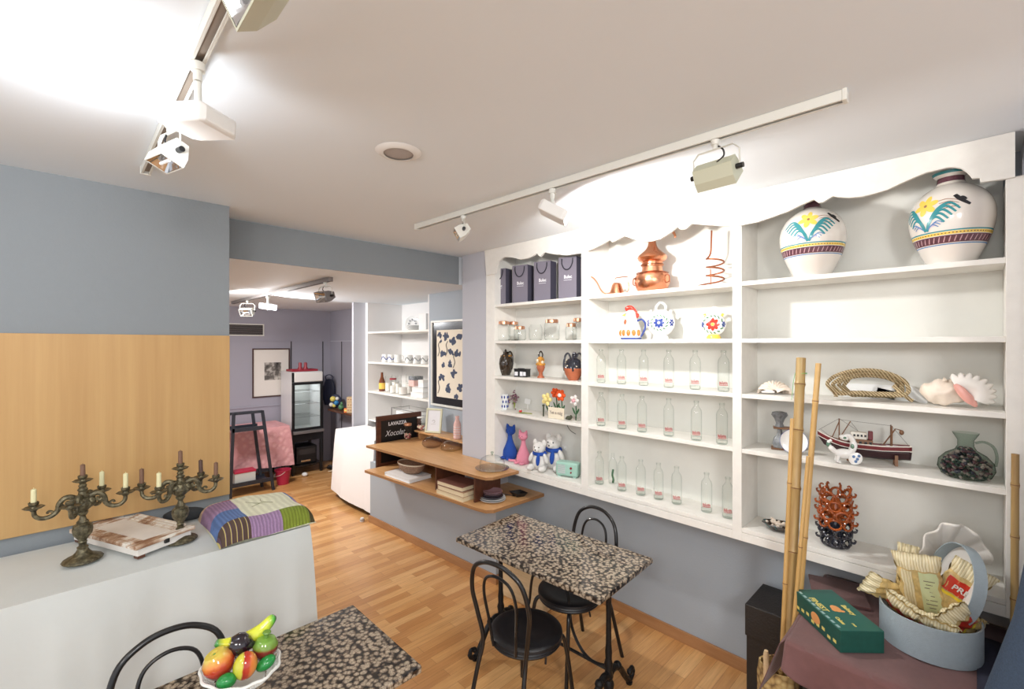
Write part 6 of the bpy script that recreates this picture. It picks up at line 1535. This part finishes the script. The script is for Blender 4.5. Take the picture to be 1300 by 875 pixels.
M().b2(-.245,.245,-.225,.225,.5,.612).obj('top_tray','black_metal',t,smooth=False,bev=.003); M().b2(-.24,.24,-.22,.22,.12,.14).obj('lower_shelf','black_metal',t,smooth=False)
t=thing('machine_under_fridge','dark appliance with grey front standing on the lower shelf under the fridge','appliance',(-7.30,2.62,.141))
M().b2(-.16,.16,-.15,.15,0,.26).obj('case','black_plastic',t,smooth=False,bev=.01); M().b2(.161,.164,-.12,.12,.14,.22).obj('front_panel','dark_slot',t,smooth=False); M().b2(.161,.175,-.09,.05,.03,.06).obj('drip_tray','chrome',t,smooth=False,bev=.002)
mat('red_tray',hexc(156,46,60),.4,coat=.2)
t=thing('red_tray','dark red tray lying on top of the display fridge','tray',(-7.28,2.60,1.542)); m=M(); m.b2(-.13,.13,-.19,.19,0,.010); m.b2(-.13,.13,-.19,-.182,.010,.03); m.b2(-.13,.13,.182,.19,.010,.03); m.b2(-.13,-.122,-.182,.182,.010,.03); m.b2(.122,.13,-.182,.182,.010,.03); m.obj('tray','red_tray',t,smooth=False)
for dx,dy,lb in((0,-.03,'left of the two dark red shoes-like ornaments on the red tray'),(0,.05,'right of the two dark red ornaments on the red tray')):
    m=M(); m.lathe([(0,0),(.035,0),(.04,.02),(.022,.06),(.026,.10),(.018,.12),(0,.122)],16); tag(m.obj('red_ornament','red_tray',None,loc=(-7.28+dx,2.60+dy,1.5525)),lb.replace('shoes-like ',''),'ornament')
# corner shelf with toys
struct(M().b2(-7.05,-5.83,2.90,3.185,.925,.95).obj('trim_10','dark_wood',smooth=False,bev=.003))
M_=thing('toy_bag','clear bag of coloured balls, yellow and blue, on the corner shelf','toy bag',(PY(425,400,3.0).x,3.0,.951),.7)
mat('ball_yellow',hexc(232,214,110),.4); mat('ball_blue',hexc(50,130,190),.4); mat('ball_white',hexc(226,226,220),.4); mat('bag_navy',hexc(48,54,78),.5)
m=M(); m.sph((0,.03,.11),(.10,.04,.11),18,12); m.obj('bag_back','bag_navy',M_)
for x,z,r_,mt in((-.02,.15,.042,'ball_yellow'),(.035,.09,.038,'ball_blue'),(-.045,.06,.034,'ball_white'),(.05,.155,.028,'ball_white'),(.0,.045,.028,'ball_yellow')): M().sph((x,-.02,z+.0),r_,14,10).obj('ball',mt,M_)
m=M(); m.sph((0,0,.045),(.05,.04,.045),12,8); m.sph((.02,0,.10),(.025,.02,.03),10,8); tag(m.obj('green_toy','glaze_green',None,loc=(PY(433,400,2.99).x,2.99,.951)),'small dark green toy between toy bag and wooden block tower','toy')
t=thing('orange_box','small orange box at the foot of the wooden block tower','box',(PY(440,400,2.95).x,2.95,.951),.6); M().b2(-.028,.028,-.028,.028,0,.062).obj('body','glaze_orange',t,smooth=False,bev=.003); M().b2(-.02,.02,-.0292,-.0284,.02,.045).obj('label','ball_yellow',t,smooth=False)
t=thing('wooden_block_tower','tower of pale wooden cubes with dark dots on the corner shelf beside the pillar','toy',(PY(445.5,400,2.99).x,2.99,.951),.7)
for i in range(3):
    b_=M().b2(-.045,.045,-.045,.045,.0+.078*i,.076+.078*i).obj('cube','crate_wood',t,smooth=False,bev=.004)
    m=M()
    for x in(-.02,.02): m.sph((x,-.0455,.038+.078*i),(.007,.001,.007),8,6)
    m.obj('dots','dark_red',b_)
t=thing('dark_pouch','dark blue padded pouch leaning between fridge and toy bag','pouch',(PY(418,400,3.11).x,3.11,.951),.75)
M().lathe([(0,0),(.08,0),(.11,.12),(.10,.30),(.06,.42),(0,.43)],20,sy=.35).obj('body','bag_navy',t); M().tube(smooth_pts([(-.05,0,.41),(-.06,0,.47),(0,0,.50),(.06,0,.47),(.05,0,.41)],4),.008,6).obj('handle','bag_navy',t)
t=thing('grey_bundle','grey crumpled bundle with a patterned band on the corner shelf by the fridge','bundle',(PY(409,400,3.1).x,3.08,.951),.75)
m=M(); m.sph((0,0,.17),(.09,.07,.17),18,12,); m.sph((-.04,0,.34),(.09,.06,.08),14,10); m.obj('body','figure_grey',t); m=M(); m.sph((0,-.01,.26),(.088,.075,.025),16,8); m.obj('band','dark_fabric',t)
# pink cloth table, bucket
plain_table('small_table','small table under the pink cloth in the back room',-7.56,-6.99,1.35,2.29,.775,'crate_wood','black_plastic')
m=drape(-7.58,-6.97,1.33,2.31,.78,.22,.03,5,.03,.05,.002,.03,.015,.1)
tag(m.obj('pink_tablecloth','pink_cloth',None,sharp=60),'pink patterned tablecloth over the small table beside the fridge','tablecloth')
t=thing('red_bucket','dark pink bucket on the floor under the edge of the pink cloth','bucket',(-6.80,2.17,0)); mat('bucket_red',hexc(176,38,70),.4)
M().lathe([(0,.0),(.075,0),(.10,.19),(.106,.19),(.106,.20),(.098,.20),(.072,.006),(0,.006)],28).obj('body','bucket_red',t); M().tube(smooth_pts([(-.10,0,.19),(-.09,-.06,.15),(0,-.115,.12),(.09,-.06,.15),(.10,0,.19)],5),.003,5).obj('handle','white_metal',t)
# trolley
t=thing('serving_trolley','black metal folding trolley with two trays in front of the pink table','trolley',(-6.70,1.70,0))
mat('trolley_black',hexc(34,38,48),.45)
for fx,yb,yt,zt in((.10,.285,.15,1.08),(-.16,.22,.10,1.05)):
    for (a,b_) in(((fx,-.22,0),(fx,-.18,zt)),((fx,yb,0),(fx,yt,zt))):
        v=Vector(b_)-Vector(a); c=(Vector(a)+Vector(b_))/2; M().box(c,(.03,.036,v.length),(-math.atan2(v.y,v.z),0,0)).obj('leg','trolley_black',t,smooth=False,bev=.003)
    M().b2(fx-.015,fx+.015,-.18,yt,zt-.03,zt+.005).obj('top_bar','trolley_black',t,smooth=False,bev=.003)
for z,y1 in((.84,.16),(.14,.25)):
    M().b2(-.16,.10,-.19,y1,z,z+.006).obj('tray','trolley_black',t,smooth=False); 
    M().b2(-.165,-.155,-.2,y1,z,z+.035).obj('tray_rail','trolley_black',t,smooth=False); M().b2(.095,.115,-.2,y1,z-.01,z+.04).obj('tray_rail','trolley_black',t,smooth=False)
t=thing('storage_box','pale grey box with a maroon top on the lower trolley tray','box',(-6.72,1.66,.1475)); M().b2(-.07,.09,-.12,.12,0,.14).obj('body','fridge_inner',t,smooth=False,bev=.004); M().b2(-.075,.095,-.125,.125,.1405,.165).obj('lid','bucket_red',t,smooth=False,bev=.003)
# floor clutter beside the fridge
t=thing('cable_heap','heap of dark cables and straps on the floor by the fridge stand','cables',(-6.98,3.0,0))
m=M(); R_=random.Random(4)
for k in range(6): m.tube(smooth_pts([(R_.uniform(-.14,.14),R_.uniform(-.10,.1),R_.uniform(.012,.06)) for _ in range(6)],5),.010,6)
m.obj('cables','black_plastic',t); M().tube(smooth_pts([(.05,-.14,.014),(.10,-.10,.03),(.06,-.04,.10),(.0,.0,.16)],5),.009,6).obj('pale_strap','glaze_cream',t)
m=M(); m.sph((0,0,.03),(.05,.04,.03),12,8); tag(m.obj('paper_scrap','paper_white',None,loc=(-6.95,2.52,0)),'small crumpled white scrap on the floor below the fridge','paper')
# white cloth table
plain_table('sideboard_table','table under the white cloth against the niche of the back room',-5.74,-4.75,2.49,2.86,.865)
m=drape(-5.74,-4.72,2.465,2.875,.87,.09,.016,9,.025,.05,.002,.02,.008,1)
for v in m.b.verts:
    if v.co.y>2.884: v.co.y=2.884
    if v.co.x>-4.70: v.co.x=-4.70
tag(m.obj('white_tablecloth','white_cloth',None,sharp=60),'white tablecloth hanging over the table behind the counter end','tablecloth')
for i,(x,lb) in enumerate(((-5.15,'white paper stack lying nearest the pillar on the white-clothed table'),(-4.95,'white paper stack on the white-clothed table next to the chalkboard'))):
    t=thing('paper_stack',lb,'papers',(x,2.72,.874),.1*i); M().b2(-.09,.09,-.11,.11,0,.05+.02*i).obj('sheets','paper_white',t,smooth=False,bev=.001); M().b2(-.092,.092,-.112,.112,.0502+.02*i,.053+.02*i).obj('cover','white_plastic',t,smooth=False)
# niche shelving
for i,z in enumerate((2.12,1.72,1.33)):
    struct(M().b2(-5.717,-4.293,2.895,3.408,z-.024,z).obj('trim_%d'%(11+i),'white_paint',smooth=False,bev=.002))
struct(M().b2(-5.717,-4.293,2.905,3.408,.93,.95).obj('trim_14','white_paint',smooth=False))
t=thing('wire_rack','metal wire rack with white papers below the lowest niche shelf','rack',(-4.95,3.10,.951))
m=M()
for x in(-.28,.28):
    for y in(-.13,.13): m.cyl((x,y,0),(x,y,.20),.005,n=6)
for y in(-.13,.13): m.cyl((-.28,y,.19),(.28,y,.19),.005,n=6); m.cyl((-.28,y,.03),(.28,y,.03),.005,n=6)
for x in(-.28,.28): m.cyl((x,-.13,.19),(x,.13,.19),.005,n=6)
m.obj('wire_frame','chrome',t); M().box((0,0,.10),(.44,.2,.10),(.0,.04,0)).obj('papers','paper_white',t,smooth=False)
def nst(px,y,z): p=PY(px,400,y); return Vector((p.x,y,z+.001))
NP='mugs and cups on the middle niche shelf'
for px,pat,lb in((489,'cobalt','blue-patterned mug, leftmost on the middle niche shelf'),(496.5,'cobalt','blue-patterned mug, second on the middle niche shelf'),(505,None,'plain white mug in the middle of the middle niche shelf'),(519,'figure_grey','grey-patterned cup right of the plain white mug'),(529,'figure_grey','grey-patterned cup, second from the right in the niche'),(539,'figure_grey','grey-patterned cup, rightmost on the middle niche shelf')):
    t=thing('mug',lb,'mug',nst(px,3.02,1.72),.8,NP)
    M().lathe([(0,0),(.042,0),(.045,.005),(.045,.10),(.042,.10),(.040,.008),(0,.008)],24).obj('body','white_glaze',t)
    M().tube(smooth_pts([(.044,0,.085),(.07,0,.08),(.072,0,.045),(.044,0,.025)],4),.006,6).obj('handle','white_glaze',t)
    if pat:
        m=M(); m.tube([(.046*math.cos(a*.4),.046*math.sin(a*.4),.05+.022*math.sin(a*1.3)) for a in range(16)],.006,6,flat=.8); m.obj('pattern',pat,t)
for i in range(3):
    m=M(); m.lathe([(0,0),(.05,0),(.085,.02),(.088,.024),(.05,.006),(0,.006)],32); tag(m.obj('bowl_plate','white_glaze',None,loc=nst(526,3.05,2.12+.02*i)),('lowest','middle','topmost')[i]+' white dish of the small pile on the top niche shelf','dish','pile of dishes on the top niche shelf')
t=thing('patterned_plate','round white plate with grey pattern standing on the top niche shelf','plate',nst(524,3.22,2.12),.5); M().lathe([(0,0),(.07,0),(.10,.012),(.10,.015),(.07,.004),(0,.004)],32,(0,0,.101),Matrix.Rotation(PI/2-.15,3,'X')).obj('plate','white_glaze',t)
m=M()
for k in range(8): m.sph((.05*math.cos(k*.785),-.014,.101+.05*math.sin(k*.785)),(.014,.003,.010),8,5,(0,-k*.785,0))
m.obj('pattern','figure_grey',t)
t=thing('white_carton','white carton at the right end of the top niche shelf','carton',nst(540,3.05,2.12),.2); M().b2(-.06,.06,-.05,.05,0,.19).obj('body','paper_white',t,smooth=False,bev=.003); M().b2(-.061,.061,-.051,.051,.1902,.194).obj('flap','white_plastic',t,smooth=False)
mat('brown_glass',hexc(112,58,30),.15,coat=.5); mat('label_yellow',hexc(236,196,90),.5)
t=thing('brown_bottle','brown bottle with a yellow label at the left end of the lowest niche shelf','bottle',nst(485,3.0,1.33)); M().lathe([(0,0),(.038,0),(.040,.01),(.040,.13),(.018,.19),(.015,.25),(0,.25)],22).obj('body','brown_glass',t); M().lathe([(.0405,.03),(.0408,.03),(.0408,.11),(.0405,.11)],22).obj('label','label_yellow',t)
GR='tall glasses and jars on the lowest niche shelf'
for k,(px,y,r_,h,lid) in enumerate(((493,3.05,.04,.20,None),(499,2.98,.04,.17,'red_tray'),(501.5,3.12,.042,.22,None),(506,3.02,.038,.22,None),(511.5,2.96,.055,.17,None),(520,3.10,.045,.24,None))):
    names=['clear tall glass right of the brown bottle','glass jar with a bright red lid on the lowest niche shelf','clear glass behind the red-lidded jar','tall clear glass in the middle of the lowest niche shelf','widest clear jar standing in front on the lowest niche shelf','tallest clear glass beside the white boxes in the niche']
    t=thing('storage_glass',names[k],'glass',nst(px,y,1.33),0,GR); M().lathe([(0,.003),(r_,.003),(r_*1.04,.02),(r_*1.04,h),(r_,h)],26).obj('glass_body','clear_glass',t)
    M().lathe([(0,.006),(r_*.95,.006),(r_*.95,h*.55),(0,h*.55)],20).obj('contents','shell_white',t)
    if lid: M().lathe([(0,h),(r_*1.06,h),(r_*1.06,h+.02),(0,h+.022)],22).obj('lid',lid,t)
for k,(px,y,z,w_,h) in enumerate(((535,3.0,1.331,.22,.06),(536,3.0,1.392,.20,.055),(528,3.03,1.448,.10,.12),(540,3.02,1.448,.09,.09))):
    names=['white box at the bottom of the pile at the right of the lowest niche shelf','white box second in the pile in the niche','grey-brown carton standing on the white boxes in the niche','white carton on the right end of the white boxes']
    p_=PY(px,400,y); t=thing('small_box',names[k],'box',(p_.x,y,z),.1,'boxes on the lowest niche shelf'); M().b2(-w_/2,w_/2,-.07,.07,0,h-.002).obj('body','mill_pink' if k==2 else 'paper_white',t,smooth=False,bev=.002); M().b2(-w_/2-.001,w_/2+.001,-.071,.071,h*.6,h-.001).obj('lid','white_plastic' if k!=2 else 'figure_grey',t,smooth=False)
t=thing('door_stop','small round white door stop on the floor at the corner of the low wall','door stop',(-4.74,2.33,0)); M().lathe([(0,0),(.022,0),(.024,.02),(.018,.04),(0,.042)],16).obj('body','white_plastic',t); M().lathe([(.0242,.016),(.0255,.02),(.0242,.024)],16).obj('ring','grey_metal',t)
